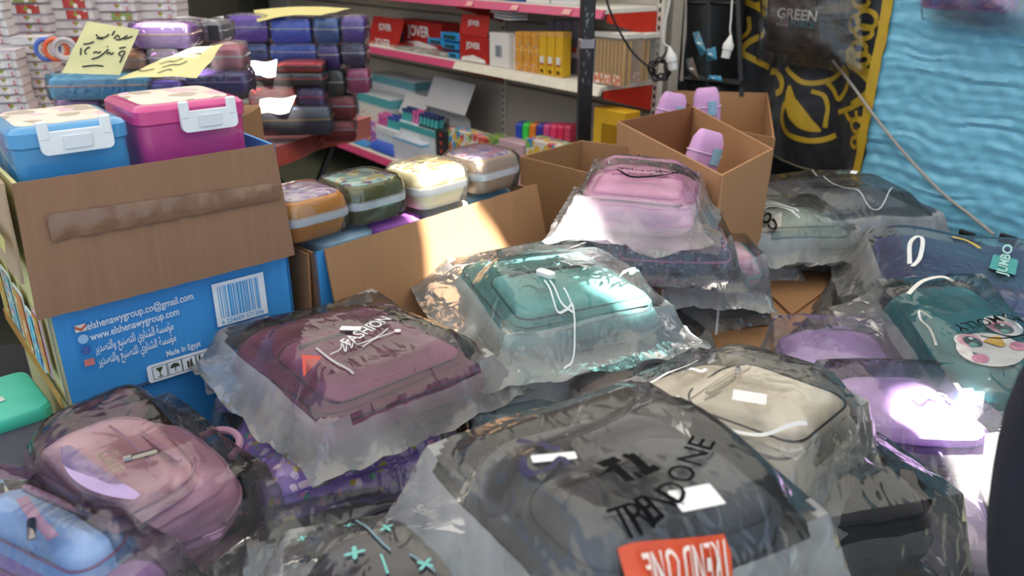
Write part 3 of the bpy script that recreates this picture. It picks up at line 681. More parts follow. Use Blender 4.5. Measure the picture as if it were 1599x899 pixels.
lunch_box('olive green lunch box with white band beside the orange one', 601, 349, '4c4c18', '5c5c22', ('8cc0c0', '6a4a7a', 'c8a848', '70a0a8', 'd8d8b0'))
lunch_box('cream lunch box in full sunlight on the carton', 702, 325, 'e8dcae', 'eae0b8', ('b8a878', 'a8683c', '8a9a3c', 'd8c8a0', '6a5a4a'))
lunch_box('beige lunch box with lilac lid picture, rightmost on the carton', 786, 301, 'b49a80', 'b89e88', ('b4a4c4', '9a7ab0', 'c87a9a', '6a7ab8', 'd8c8e0'))
# lunch boxes of the layer below, only their lids showing
for i, (a, c, nm) in enumerate(((.11, '9cb8cc', 'pale blue'), (.25, 'b06ac0', 'magenta'), (.40, 'c8bcae', 'cream'), (.55, '86b0c4', 'light blue'))):
    t = thing('lunch_box', 'packed %s lunch box lid in the carton below the top row' % nm, 'lunch box', frame(kcp(a, .13, kz-.10), kd, kin), 'lunch boxes in the lower layer')
    MB().add(*slab(rr(.142, .20, .03, n=4), [(.02, 0), (.005, .01), (.003, .06)])).build('tub', plastic(c, .35), t)
    MB().add(*slab(rr(.147, .205, .03, n=4), [(.002, .06), (0, .064), (0, .096), (.01, .104)])).build('lid', plastic(c, .3), t)
# ---- open cartons behind
def vert(pts, zs, base, name, label, walls=None):
    rim = [(x, y, z) for (x, y), z in zip(pts, zs)]; cx = sum(p[0] for p in pts)/4; cy = sum(p[1] for p in pts)/4
    b = [(cx+(x-cx)*.97, cy+(y-cy)*.97, base) for x, y in pts]
    return carton(name, label, rim, b, walls)
# quads are counter-clockwise from above
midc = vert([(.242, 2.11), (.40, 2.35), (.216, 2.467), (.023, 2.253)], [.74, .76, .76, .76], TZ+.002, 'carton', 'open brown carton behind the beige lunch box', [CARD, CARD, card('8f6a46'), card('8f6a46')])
nearc = vert([(.508, 1.89), (.69, 2.09), (.61, 2.713), (.322, 2.457)], [.80, .82, .82, .82], TZ+.002, 'carton', 'open brown carton with sloping sides right of the black pole', [card('a87a54'), card('ae8058'), card('8c5c40'), card('b08460')])  # light put into the wall browns: lit walls lighter, inner left wall darker
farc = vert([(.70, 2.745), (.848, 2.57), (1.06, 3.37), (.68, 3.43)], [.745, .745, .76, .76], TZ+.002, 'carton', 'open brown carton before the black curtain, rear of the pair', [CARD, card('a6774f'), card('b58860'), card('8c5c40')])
def pink_pack(label, px, py, Y, w, h, rz, ry=0.0):
    p = at_y(px, py, Y); t = thing('pink_pouch', label, 'pouch', TRS((p.x, p.y, p.z-h*.62), rz, 0, ry), 'pink pouches in the open cartons')
    MB().add(*slab(rr(w, .05, .018, n=4), [(.014, 0), (.003, .012), (0, h*.5), (.004, h*.85), (.014, h)], .004)).build('body', fabric('cf9ed0'), t)
    MB().add(*tube([(x, y, h*.62) for x, y in rr(w+.002, .052, .018, n=4)], .002, 5, True)).build('zipper', mat('e4c4e4', .5), t)
    MB().add(*slab(rr(w*.3, .004, .0015, n=2), [(0, h*.45), (0, h*.75)])).build('patch', mat('8fb8d4', .5), t).location = (w*.2, -.027, 0)
pink_pack('pink fabric pouch in the rear open carton, left one', 1040, 172, 2.95, .11, .16, .3, .2)
pink_pack('pink fabric pouch standing in the rear open carton, right one', 1108, 166, 2.98, .10, .17, -.2, -.1)
pink_pack('pink pouch in clear film lying low in the front open carton', 1088, 238, 2.25, .11, .16, .5, .3)
for k in range(4):
    t = thing('pencil_case', 'purple glittery pencil case in the carton behind the lunch boxes, %s in the pile' % ('lowest', 'second', 'third', 'topmost')[k], 'pencil case', TRS((.205, 2.285, TZ+.011+.068*k), .85+.05*k), 'purple pencil cases in the carton')
    MB().add(*slab(rr(.15, .09, .03, n=4), [(.012, 0), (0, .02), (.004, .05), (.02, .06)], .004)).build('body', fabric('8a4cb0'), t)
    MB().add(*slab(rr(.16, .10, .03, n=4), [(.012, 0), (0, .02), (.004, .055), (.02, .063)], .003, cap0=False)).build('wrapper', film(.12, .1, .7), t)
# ---- mint food box at the left edge
p = at_z(20, 690, TZ)
t = thing('food_box', 'mint green lidded plastic box at the left edge before the blue carton', 'food box', TRS((p.x-.015, p.y-.10, TZ+.002), .75))
MB().add(*slab(rr(.26, .17, .02, n=4), [(.02, 0), (.012, .006), (.004, .10), (.003, .105)])).build('tub', mat('9c9aa4', .35, .05, alpha=.9), t)
MB().add(*slab(rr(.275, .185, .022, n=4), [(.002, .104), (0, .107), (0, .124), (.004, .13), (.03, .134)])).build('lid', mat('4fd0b4', .35, .12, 10), t)
MB().add(*cbox(.03, .018, .002, .0005, (.06, -.02, .135))).build('price_sticker', paper('e4e4e0'), t)
MB().add(*slab(rr(.09, .028, .012, n=4), [(0, .1345), (.002, .138)])).build('lid_handle', mat('4a6a6a', .5), t).location = (.02, .03, 0)
# ================================================================ backpacks in plastic bags
def rect3(px, zs):
    if not isinstance(zs, (list, tuple)): zs = [zs]*4
    P = [at_z(x, y, z) for (x, y), z in zip(px, zs)]
    c = sum(P, Vector())/4
    ex = ((P[1]-P[0])+(P[2]-P[3]))/2; ey = ((P[3]-P[0])+(P[2]-P[1]))/2
    L, W = ex.length, ey.length
    ang = ex.angle(ey)
    # make the axes square to each other, sharing the skew evenly
    x = ex.normalized(); y = ey.normalized(); s = (x+y).normalized(); n = x.cross(y).normalized(); d = (x-y).normalized()
    x = (s+d).normalized(); y = (s-d).normalized()
    return c, x, y, n, L, W, math.degrees(ang)
def sdf(x, y, hx, hy, r):
    qx = abs(x)-hx+r; qy = abs(y)-hy+r
    return math.hypot(max(qx, 0), max(qy, 0))+min(max(qx, qy), 0)-r
class Bag: pass
class _FK(dict):
    def get(s, name, d=None):
        for k, m in MATS.items():
            if k[0] == 'film' and m.name == name: return k[1], k[2], k[3]
        return d
FKEY = _FK()
GRP = 'backpacks in plastic bags on the tables'
def backpack(label, px, zt, H, body, trim='2a2a2e', pocket=None, pocket_m=None, r=(.04, .075), film_=None, fm=None, seed=1, soft=.016,
             handle=True, size=None, group=GRP, zipc=None, puller=True, dome=.012):
    """a backpack lying on its back: body, gusset, piping, front pocket, zip, handle and its plastic sleeve.
    px: four photo points of the top outline (x axis of the bag runs from 0 to 1, towards its handle)"""
    c, X, Y, Nn, L, W, ang = rect3(px, zt)
    L *= 1.05; W *= 1.05
    if size: L, W = size
    M = frame(c-Nn*H, X, Y)
    t = thing('backpack', label, 'backpack', M, group)
    b = Bag(); b.t = t; b.L = L; b.W = W; b.H = H; b.seed = seed
    r0, r1 = r
    out = resample(rr(L, W, r0, r1, n=7), 80)
    v, f = slab(out, [(.035, 0), (.012, H*.12), (.002, H*.28), (0, H*.45), (.004, H*.62), (.014, H*.80), (.030, H*.93), (.052, H)], dome, ks=(.08, .18, .28, .38, .48, .58, .68, .78, .88))
    def wob(x, y, z): return (x+soft*nz(x*7, y*7, z*5+seed), y+soft*nz(x*7+5, y*7, z*5+seed)+.005*nz(x*26, y*26, z*20+seed), z*(1+.22*nz(x*4.5, y*4.5, seed)+.05*nz(x*15, y*15, seed)+.045*(.4-abs(nz(x*11+2*nz(y*6, x*6, seed), y*17, seed+2)))))
    v = [wob(*p) for p in v]
    MB().add(v, f).build('body', body, t)
    tm = fabric(trim) if isinstance(trim, str) else trim
    def loop(z, r_, name, m, inset=0.0):
        k = 1-2*inset/min(L, W)
        MB().add(*tube([wob(x*k, y*k, z) for x, y in resample(rr(L, W, r0, r1, n=7), 80)], r_, 6, True)).build(name, m, t)
    loop(H*.80, .0024, 'piping', tm, .0125); loop(H*.45, .0030, 'main_zipper', fabric(zipc) if zipc else tm)
    pk = None
    if pocket:
        x0, x1, y0, y1, ph = pocket; pl = (x1-x0)*L; pw = (y1-y0)*W; pc = ((x0+x1)/2*L-L/2, (y0+y1)/2*W-W/2)
        v, f = slab(rr(pl, pw, r0*.7, r1*.7, n=6), [(-.008, 0), (0, ph*.45), (.014, ph*.82), (.035, ph)], .006)
        v = [(x+pc[0]+soft*.6*nz(x*11, y*11, seed+3), y+pc[1]+soft*.6*nz(x*11+4, y*11, seed+3), z+H*.97*(1+.22*nz((x+pc[0])*4.5, (y+pc[1])*4.5, seed))) for x, y, z in v]
        pk = MB().add(v, f).build('front_pocket', pocket_m or body, t)
        MB().add(*tube([(x+pc[0], y+pc[1], H*.97*(1+.22*nz((x+pc[0])*4.5, (y+pc[1])*4.5, seed))+ph*.5) for x, y in rr(pl, pw, r0*.7, r1*.7, n=6)], .0018, 6, True)).build('pocket_piping', tm, pk)
        zx = pc[0]+pl*.30
        MB().add(*slab(rr(.010, pw*.72, .003, n=2), [(0, H*.97+ph+.002), (.001, H*.97+ph+.0065)])).build('pocket_zipper', fabric(zipc) if zipc else tm, pk).location = (zx, pc[1], 0)
        if puller:
            q = MB().add(*cbox(.008, .026, .004, .001)).add(*tube([(0, .014, .002), (0, .020, .002)], .003, 6))
            q.build('zip_puller', metal(), pk, TRS((zx+.003, pc[1]-pw*.18, H*.97+ph+.006), .5))
    b.pocket = pocket
    if handle:
        hp = [(L/2-.006, -.045, H*.75), (L/2+.020, -.030, H*.80), (L/2+.030, 0, H*.82), (L/2+.020, .030, H*.80), (L/2-.006, .045, H*.75)]
        MB().add(*tube(smooth_path(hp, 5), .006, 7)).build('top_handle', tm, t)
    # ---- sleeve
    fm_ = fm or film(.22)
    mg = film_ or (.05, .07, .05, .05); drop = -.02
    if len(mg) > 4: drop = mg[4]
    cx0, cx1, cy0, cy1 = -L/2-mg[0], L/2+mg[1], -W/2-mg[2], W/2+mg[3]
    def top(x, y, fine=True):
        d = sdf(x, y, L/2, W/2, .06)
        ins = H+dome*.9+.005
        if pocket:
            pd = sdf(x-((x0+x1)/2*L-L/2), y-((y0+y1)/2*W-W/2), (x1-x0)*L/2, (y1-y0)*W/2, .04)
            ins += (ph+.002)*(1-sstep(-.012, .035, pd))
        ins *= 1+.22*nz(x*4.5, y*4.5, seed)+.10
        if d < 0:
            k = sstep(-.06, .0, d); z = ins-.022*k; t_ = 0
        else:
            mgx = (mg[0] if x < 0 else mg[1]); mgy = (mg[2] if y < 0 else mg[3])
            ex = max(0, abs(x)-L/2); ey = max(0, abs(y)-W/2)
            t_ = max(ex/max(mgx, .01), ey/max(mgy, .01)); t_ = max(0, min(1, t_))
            rim = drop+.022*nz(x*9, y*9, seed+20)
            z = rim+(ins-.022-rim)*(1-t_)**1.8
        th = math.atan2(y, x)
        if fine:
            rad = nz(math.cos(th)*7, math.sin(th)*7, seed*1.7+2*d)
            z += .010*abs(rad)*t_**.5*(1.2-t_)+.012*nz(x*14, y*14, seed+7)*min(1, t_*1.6)
            cr_ = .07+.93*min(1, t_*1.5)
            z += cr_*.011*(.45-abs(nz(x*13+2*nz(x*6, y*6, seed), y*22, seed+9)))**2*3+cr_*.009*(.45-abs(nz(x*24, y*13+2*nz(x*6, y*5, seed+3), seed+5)))**2*3
        return z, d, t_
    b.top = top
    NX = max(34, int((cx1-cx0)/.0085)); NY = max(34, int((cy1-cy0)/.0085))
    NX, NY = min(NX, 84), min(NY, 84)
    pts = []
    for j in range(NY+1):
        for i in range(NX+1):
            x = cx0+(cx1-cx0)*i/NX; y = cy0+(cy1-cy0)*j/NY
            z, d, t_ = top(x, y)
            k = t_*t_
            pts.append((x+.016*k*nz(x*11, y*11, seed+11), y+.016*k*nz(x*11+9, y*11, seed+12), z))
    fc_ = [(j*(NX+1)+i, j*(NX+1)+i+1, (j+1)*(NX+1)+i+1, (j+1)*(NX+1)+i) for j in range(NY) for i in range(NX)]
    mb = MB().add(pts, fc_)
    # lower layer of the sleeve, only out to where the body rests on it, sharing the sealed rim
    o = len(mb.v); idx = {}
    lo = []; lf_ = []
    for j in range(NY+1):
        for i in range(NX+1):
            x, y, z = pts[j*(NX+1)+i]; d = sdf(x, y, L/2, W/2, .06)
            if i in (0, NX) or j in (0, NY): idx[i, j] = j*(NX+1)+i; continue
            if d < -.03: continue
            ts = top(x, y, False)[2]
            zz = min(z-.002, (drop+.008*nz(x*18, y*18, seed+31))*ts+.006*(1-ts))
            idx[i, j] = o+len(lo); lo.append((x, y, zz))
    for j in range(NY):
        for i in range(NX):
            q = [(i, j), (i, j+1), (i+1, j+1), (i+1, j)]
            if all(k in idx for k in q): lf_.append(tuple(idx[k] for k in q))
    mb.v += lo; mb.f += lf_
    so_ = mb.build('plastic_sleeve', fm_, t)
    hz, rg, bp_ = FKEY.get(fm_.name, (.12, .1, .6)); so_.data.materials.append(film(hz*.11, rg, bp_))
    # where the sleeve lies flat on the bag it is a single clear layer; the loose rim is doubled and milkier
    for p_ in so_.data.polygons[:len(fc_)]:
        q_ = p_.center
        if sdf(q_.x, q_.y, L/2, W/2, .06) < .004: p_.material_index = 1
    return b
def local(b, px, py, z=None):
    """photo point -> bag-local x,y on the bag's top"""
    Mi = b.t.matrix_world.inverted(); o = Mi @ C0; d = Mi.to_3x3() @ ray(px, py); zz = b.H+.02 if z is None else z
    for it in range(1 if z is not None else 6):
        k = (zz-o.z)/d.z; q = o+d*k
        if z is None: zz = .5*zz+.5*b.top(q.x, q.y, False)[0]
    return q.x, q.y
def on_bag(b, v, f, px, py, rot, name, m, lift=.003, parent=None, plain=None, flat=False):
    """lay a flat shape on the sleeve (or, with plain=z, at a height inside it)"""
    x0, y0 = local(b, px, py, plain); ca, sa = math.cos(rot), math.sin(rot); vv = []
    if flat:
        zm = max(b.top(x0+x*ca-y*sa, y0+x*sa+y*ca)[0] for x, y, z in v)
    for x, y, z in v:
        X = x0+x*ca-y*sa; Y = y0+x*sa+y*ca
        vv.append((X, Y, (zm+lift if flat else b.top(X, Y)[0]+lift if plain is None else plain)+z))
    return MB().add(vv, f).build(name, m, parent or b.t, smooth=False)
def pix_rot(b, p, q, z=None):
    a = local(b, *p, z); c = local(b, *q, z); return math.atan2(c[1]-a[1], c[0]-a[0])
def pix_text(b, s, p, q, h=None, m=None, name='lettering', bold=.02, lift=.003, plain=None, flip=1, shear=0):
    """a word whose baseline runs from photo point p to q"""
    a = Vector(local(b, *p, plain)); c = Vector(local(b, *q, plain)); v, f = text_vf(s, 1.0, bold, shear)
    w_ = max(x[0] for x in v)-min(x[0] for x in v); cx = (max(x[0] for x in v)+min(x[0] for x in v))/2
    k = (c-a).length/w_; hh = h if h else k
    v = [((x-cx)*k, flip*y*hh, 0) for x, y, z in v]
    mid = ((p[0]+q[0])/2, (p[1]+q[1])/2)
    return on_bag(b, v, f, mid[0], mid[1], pix_rot(b, p, q, plain), name, m, lift, plain=plain)
def pix_line(b, pts, w_, name, m, lift=.003, plain=None, closed=False):
    P = [local(b, *p, plain) for p in pts]; P = P+[P[0]] if closed else P
    sp = [(q.x, q.y) for q in smooth_path([(x, y, 0) for x, y in P], 5)]
    return MB().add(*ribbon2(sp, w_, (lambda x, y: b.top(x, y)[0]) if plain is None else (lambda x, y: plain), lift)).build(name, m, b.t)
def rrect(w_, h, r=.002): P = rr(w_, h, r, n=3); return [(x, y, 0) for x, y in P], [tuple(range(len(P)))]
ink = mat('0c0c10', .9, spec=.15); wht = paper('e6e6ea')
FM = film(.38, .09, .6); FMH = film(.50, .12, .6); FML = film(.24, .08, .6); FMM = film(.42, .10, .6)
# ---------------------------------------------------------------- rear right piles (built from the bottom up)
backpack('pale lilac backpack under the navy one beside the blue curtain', [(1440, 352), (1366, 308), (1250, 338), (1288, 382)], .50, .09, fabric('b08cae'), 'c89098', film_=(.05, .06, .05, .06, -.03), fm=FMM, seed=21)
rb = backpack('dark slate backpack with a small white tag by the black curtain', [(1418, 326), (1345, 262), (1215, 284), (1268, 344)], .60, .10, fabric('3c424e'), '23262c', (.12, .6, .15, .85, .02), fabric('49505c'), film_=(.07, .10, .07, .07, -.02), fm=FM, seed=22)
on_bag(rb, *rrect(.020, .040), 1332, 277, .9, 'paper_tag', wht, .002, flat=True)
pix_line(rb, [(1268, 268), (1300, 290), (1340, 300), (1372, 318), (1384, 345)], .0032, 'white_tie', mat('b8babe', .5), .006)
backpack('mauve backpack with a coral corner under the grey green one', [(1306, 380), (1294, 334), (1164, 340), (1178, 392)], .48, .07, fabric('9c8094'), 'd0686e', film_=(.03, .04, .03, .03, -.02), fm=FMM, seed=23)
qb = backpack('grey green backpack with a white woven strap among the rear bags', [(1310, 350), (1258, 300), (1142, 314), (1174, 372)], .58, .09, fabric('7f8f88'), '5f6a66', (.1, .6, .15, .85, .018), fabric('86958e'), film_=(.03, .05, .05, .05, 0), fm=FMM, seed=24)
on_bag(qb, *rrect(.030, .095, .003), 1192, 344, pix_rot(qb, (1172, 330), (1212, 356))+1.57, 'strap_label', mat('d8d2c8', .7), .004)
pix_text(qb, 'CON', (1212, 358), (1180, 338), .030, ink, bold=.04, lift=.006)
for k in range(4): pix_line(qb, [(1170+6*k, 326+3*k), (1205+5*k, 318+4*k), (1240+3*k, 334+2*k)], .004, 'white_cord', mat('dcdcdc', .6), .006+.002*k)
backpack('grey backpack in loose film on the cardboard, under the others', [(1216, 396), (1212, 350), (1130, 356), (1138, 406)], .48, .06, fabric('8c8896'), '6a6a78', film_=(.03, .03, .03, .03, -.02), fm=FMH, seed=25)
# pile with the pink backpack on top
backpack('dark green backpack with an orange print, lowest by the cardboard', [(1090, 520), (1056, 476), (960, 500), (990, 550)], .455, .05, fabric('3e4a44'), '8a4a2a', film_=(.02, .05, .04, .04, -.02), fm=FM, seed=26)
ub = backpack('black and blue backpack tied with a white cord on the cardboard', [(1166, 436), (1146, 394), (1046, 408), (1062, 462)], .52, .09, fabric('2c3440'), '4a86b8', (.1, .5, .1, .9, .02), fabric('3d78ae'), film_=(.02, .03, .03, .02, -.02), fm=FML, seed=27)
pix_line(ub, [(1082, 432), (1108, 436), (1120, 460), (1122, 500), (1116, 514)], .006, 'white_cord', mat('dcdce0', .6), .004)
backpack('pale pink backpack with a turquoise edge under the sequined one', [(1160, 398), (1150, 336), (1020, 342), (1036, 414)], .60, .09, fabric('c9a0b8'), '3fb0aa', film_=(.03, .04, .03, .03, -.03), fm=FMM, seed=28)
backpack('navy sequined backpack with pink trim under the pink backpack', [(1128, 378), (1112, 300), (935, 306), (900, 372)], .69, .09, printed('3a4260', ['c890b8', '6a78a0', '2a3048', 'b8b8d0'], 90, .4, .4), 'd890b8', film_=(.04, .04, .04, .04, -.01), fm=film(.2, .09, .6), seed=29)
pb = backpack('light pink backpack on top of the pile before the open cartons', [(1092, 322), (1082, 264), (948, 260), (884, 306)], .80, .085, satin('dfa6cc'), 'd48cc0', (.08, .62, .12, .88, .018), satin('d89cc4'), film_=(.06, .07, .06, .06, .0), fm=film(.36, .1, .6), seed=30)
pix_line(pb, [(962, 268), (980, 277), (1010, 279), (1040, 276), (1055, 272)], .006, 'black_print', ink, .004)
pix_text(pb, 'PARADISE', (1058, 274), (964, 266), .018, ink, lift=.004)
# pile with the sunlit teal backpack on top
backpack('cream pink backpack at the bottom below the teal one', [(1046, 612), (1000, 530), (872, 544), (890, 634)], .535, .13, fabric('c9b4ae'), 'b89a98', film_=(.03, .05, .04, .04, -.01), fm=FM, seed=31)
backpack('light blue backpack at the bottom of the pile behind the grey one', [(884, 636), (862, 545), (728, 562), (738, 646)], .53, .125, satin('8fb8c8'), '6a98ac', film_=(.04, .05, .04, .04, -.02), fm=FML, seed=32)
backpack('blue backpack in film under the teal backpack', [(1056, 530), (915, 430), (705, 450), (800, 562)], .60, .10, fabric('44639c'), '2f4a80', film_=(.06, .06, .05, .06, -.03), fm=FM, seed=33)
tb = backpack('teal backpack with white drawstring toggle in the sun', [(1050, 480), (905, 376), (706, 402), (796, 512)], .68, .075, fabric('4f8a8c'), '2f5a5e', (.08, .60, .1, .9, .022), fabric('5a9a9a'), film_=(.06, .07, .06, .08, -.005), fm=film(.34, .09, .6), seed=34)
pix_text(tb, 'DON', (988, 408), (940, 388), .030, paper('a8c4c0'), lift=.003, flip=1)
pix_text(tb, 'FR', (1012, 440), (975, 424), .030, paper('a8c4c0'), lift=.003)
x, y = local(tb, 852, 434); zz = tb.top(x, y)[0]
cl = MB().add(*slab(rr(.040, .020, .009, n=4), [(.004, 0), (0, .003), (0, .010), (.004, .013)])).build('cord_toggle', plastic('e2e6e6', .35), tb.t, TRS((x, y, zz+.002), .5))
for pts in ([(858, 440), (872, 466), (888, 480), (896, 470), (880, 452)], [(850, 440), (868, 474), (884, 492), (894, 520), (896, 552), (880, 580)]): pix_line(tb, pts, .003, 'drawstring', mat('dfe4e4', .5), .004)
pix_line(tb, [(700, 430), (780, 410), (880, 398), (950, 392)], .005, 'sleeve_seam', FMH, .006)
# right hand side
jb = backpack('charcoal backpack in film beneath the penguin backpack', [(1470, 560), (1440, 440), (1318, 452), (1340, 540)], .50, .09, fabric('3f4149'), '2a2b30', film_=(.05, .05, .05, .05, -.03), fm=FML, seed=41)
ib = backpack('navy backpack with a white handle loop in front of the blue curtain', [(1650, 470), (1640, 376), (1400, 376), (1366, 462)], .58, .10, fabric('2f3f74'), '5a6ab0', film_=(.05, .05, .06, .08, -.03), fm=FM, seed=42, handle=False)
pix_line(ib, [(1420, 414), (1420, 384), (1430, 372), (1440, 376), (1436, 404), (1424, 418)], .010, 'white_handle_loop', mat('dfe0e2', .6), .004)
on_bag(ib, *rrect(.14, .055, .004), 1567, 415, pix_rot(ib, (1562, 440), (1576, 385)), 'green_patch', mat('4a9a96', .6), .004)
pix_text(ib, 'JUMBO', (1562, 436), (1574, 388), .03, paper('a8d0cc'), lift=.007)
pix_line(ib, [(1486, 372), (1510, 378), (1530, 390)], .010, 'yellow_band', mat('d8b83a', .5), .004)
hb = backpack('teal backpack with a cartoon penguin face at the right edge', [(1640, 610), (1560, 420), (1410, 452), (1470, 620)], [.60, .66, .64, .58], .11, satin('1f6c78'), '184f5c', film_=(.04, .09, .05, .06, -.03), fm=FML, seed=43, handle=False)
def disc_on(b, px, py, rx, ry, name, m, lift, rot=0.0):
    return on_bag(b, [(rx*math.cos(2*math.pi*k/24), ry*math.sin(2*math.pi*k/24), 0) for k in range(24)], [tuple(range(24))], px, py, rot, name, m, lift, plain=hb.H+.018+lift)
fx = pix_rot(hb, (1500, 560), (1580, 530))
disc_on(hb, 1546, 545, .060, .052, 'white_face', mat('dfe0e6', .5), .0, fx)
disc_on(hb, 1566, 508, .030, .036, 'white_brow', mat('dfe0e6', .5), .0005, fx); disc_on(hb, 1518, 536, .026, .034, 'white_brow', mat('dfe0e6', .5), .0005, fx)
for (a, b_) in ((1519, 533), (1568, 512)):
    disc_on(hb, a-5, b_-2, .022, .020, 'pink_blush', mat('e4a8c0', .6), .001, fx)
    disc_on(hb, a, b_, .0145, .018, 'eye', mat('3a4a4c', .3), .0015, fx); disc_on(hb, a+1, b_+5, .008, .007, 'eye_shine', mat('6aa09c', .3), .002, fx); disc_on(hb, a-3, b_-5, .004, .004, 'eye_glint', mat('e8f0f0', .3), .0025, fx)
disc_on(hb, 1531, 559, .016, .013, 'pink_cheek', mat('d88ab0', .6), .0015, fx); disc_on(hb, 1590, 540, .016, .013, 'pink_cheek', mat('d88ab0', .6), .0015, fx)
on_bag(hb, [(-.020, .012, 0), (0, .016, 0), (.020, .012, 0), (.006, -.016, 0), (-.006, -.016, 0)], [(4, 3, 2, 1, 0)][::-1], 1556, 533, fx, 'yellow_beak', mat('d8b03a', .5), .002, plain=hb.H+.021)
pix_line(hb, [(1418, 460), (1440, 440), (1470, 433), (1488, 440)], .009, 'white_ear', mat('d8d6d0', .6), plain=hb.H+.016, lift=.002)
pix_line(hb, [(1455, 498), (1436, 486), (1438, 500), (1452, 515), (1462, 540)], .005, 'white_outline', mat('cfd4d4', .6), plain=hb.H+.016, lift=.002)
pix_text(hb, 'MO.MOLLY', (1596, 498), (1493, 510), .034, ink, lift=.006, bold=.01)
pix_line(hb, [(1530, 529), (1560, 533), (1600, 528)], .004, 'black_smile_print', ink, .006)
backpack('smooth lilac backpack in film left of the penguin backpack', [(1430, 590), (1420, 512), (1222, 512), (1205, 600)], [.55, .55, .52, .52], .10, satin('a78cc4'), '9078b4', film_=(.03, .03, .03, .06, -.02), fm=FMM, seed=44, dome=.025)
backpack('lilac backpack lying under the lilac pair in full sun', [(1530, 850), (1500, 650), (1330, 660), (1340, 830)], .48, .075, satin('c3b2cf'), 'a090b8', film_=(.06, .06, .05, .06, -.03), fm=FMH, seed=46)
lb2 = backpack('plump lilac backpack with a white bow in front of the penguin', [(1548, 664), (1480, 572), (1300, 590), (1345, 690)], .57, .09, satin('a184bd'), '8468a8', film_=(.05, .07, .06, .05, -.06), fm=FM, seed=45, dome=.025)
pix_line(lb2, [(1440, 618), (1456, 626), (1466, 618), (1478, 622)], .005, 'white_bow', mat('e4e0ec', .5), .004)
backpack('black backpack in crumpled film at the lower right corner', [(1500, 960), (1440, 810), (1290, 840), (1320, 990)], .47, .065, fabric('3a343c'), '6a2a2a', film_=(.05, .06, .06, .05, -.01), fm=FML, seed=47)
backpack('charcoal backpack under the cream backpack', [(1440, 760), (1330, 650), (1130, 680), (1230, 880)], .575, .13, fabric('36383e'), '222428', film_=(.05, .06, .06, .06, -.04), fm=FML, seed=48)
cb = backpack('cream canvas backpack with a black base right of the centre', [(1328, 628), (1105, 556), (980, 606), (1222, 702)], .68, .085, fabric('d6ccbc', .8), '2a2c34', (.05, .70, .12, .88, .020), fabric('dad2c4', .8), film_=(.05, .09, .06, .12, -.05), fm=FMM, seed=49, zipc='c8c0b0', size=(.30, .215))
pix_line(cb, [(1090, 566), (1030, 592), (1000, 606), (1010, 618), (1060, 622)], .004, 'white_piping', mat('eef0f2', .5), .003)
pix_line(cb, [(1080, 668), (1140, 684), (1200, 680), (1260, 664)], .004, 'white_piping', mat('eef0f2', .5), .003)
pix_line(cb, [(1052, 640), (1110, 604), (1150, 578)], .0025, 'stitching', mat('9a8e80', .7), .003); pix_line(cb, [(1100, 628), (1140, 604), (1158, 584)], .0025, 'stitching', mat('9a8e80', .7), .003)
on_bag(cb, *rrect(.045, .030, .002), 1168, 638, pix_rot(cb, (1145, 640), (1185, 628)), 'paper_tag', wht, .002, flat=True)
pix_line(cb, [(1075, 582), (1095, 584), (1102, 580)], .006, 'white_label', wht, .004)
# front middle
aa = backpack('navy packed backpack under film between the floral and the navy ones', [(650, 812), (580, 700), (380, 730), (396, 862)], .49, .085, fabric('3a4254'), '2a3040', film_=(.05, .05, .06, .06, -.01), fm=FM, seed=51)
backpack('purple floral backpack with lilac zips under the maroon one', [(722, 676), (575, 570), (345, 622), (418, 772)], .555, .13, printed('8a6cc0', ['d88ac0', 'e8d0e8', 'b8a040', '5a9a8a', 'a080d8', 'c8b8e8'], 55, .42, .6), '7a58b8', film_=(.05, .06, .05, .05, -.02), fm=film(.11, .08, .6), seed=52, zipc='9a80d0')
mb_ = backpack('maroon backpack with white heartbeat print on the floral one', [(735, 565), (575, 450), (392, 528), (500, 660)], .655, .09, fabric('6e2f54', .8), '4a2c40', (.10, .66, .1, .90, .020), fabric('72345a', .8), film_=(.03, .07, .06, .045, .015), fm=film(.34, .09, .6), seed=53, zipc='3a2a36', size=(.40, .325))
pix_text(mb_, 'FASHION', (541, 540), (606, 500), .030, paper('d8d8de'), lift=.006, bold=.012)
pix_line(mb_, [(516, 556), (532, 548), (534, 536), (540, 552), (543, 532), (549, 546), (553, 536), (560, 540), (590, 528), (606, 515)], .0019, 'heartbeat_print', paper('d8d8de'), .003)
pix_line(mb_, [(566, 544), (590, 530), (618, 520)], .0019, 'cable_print', paper('d8d8de'), .003)
on_bag(mb_, *disc(.006), 621, 519, 0, 'plug_print', paper('d8d8de'), .003)
pix_line(mb_, [(494, 546), (520, 566), (552, 586)], .0045, 'reflective_strip', mat('a8a4ac', .3), .003)
on_bag(mb_, [(-.018, .012, 0), (.018, .012, 0), (0, -.020, 0)], [(2, 1, 0)], 482, 566, pix_rot(mb_, (470, 560), (495, 560)), 'red_triangle', mat('c8483c', .5), .003)
on_bag(mb_, *rrect(.036, .016), 548, 517, pix_rot(mb_, (535, 514), (562, 519)), 'paper_tag', wht, .002, flat=True)
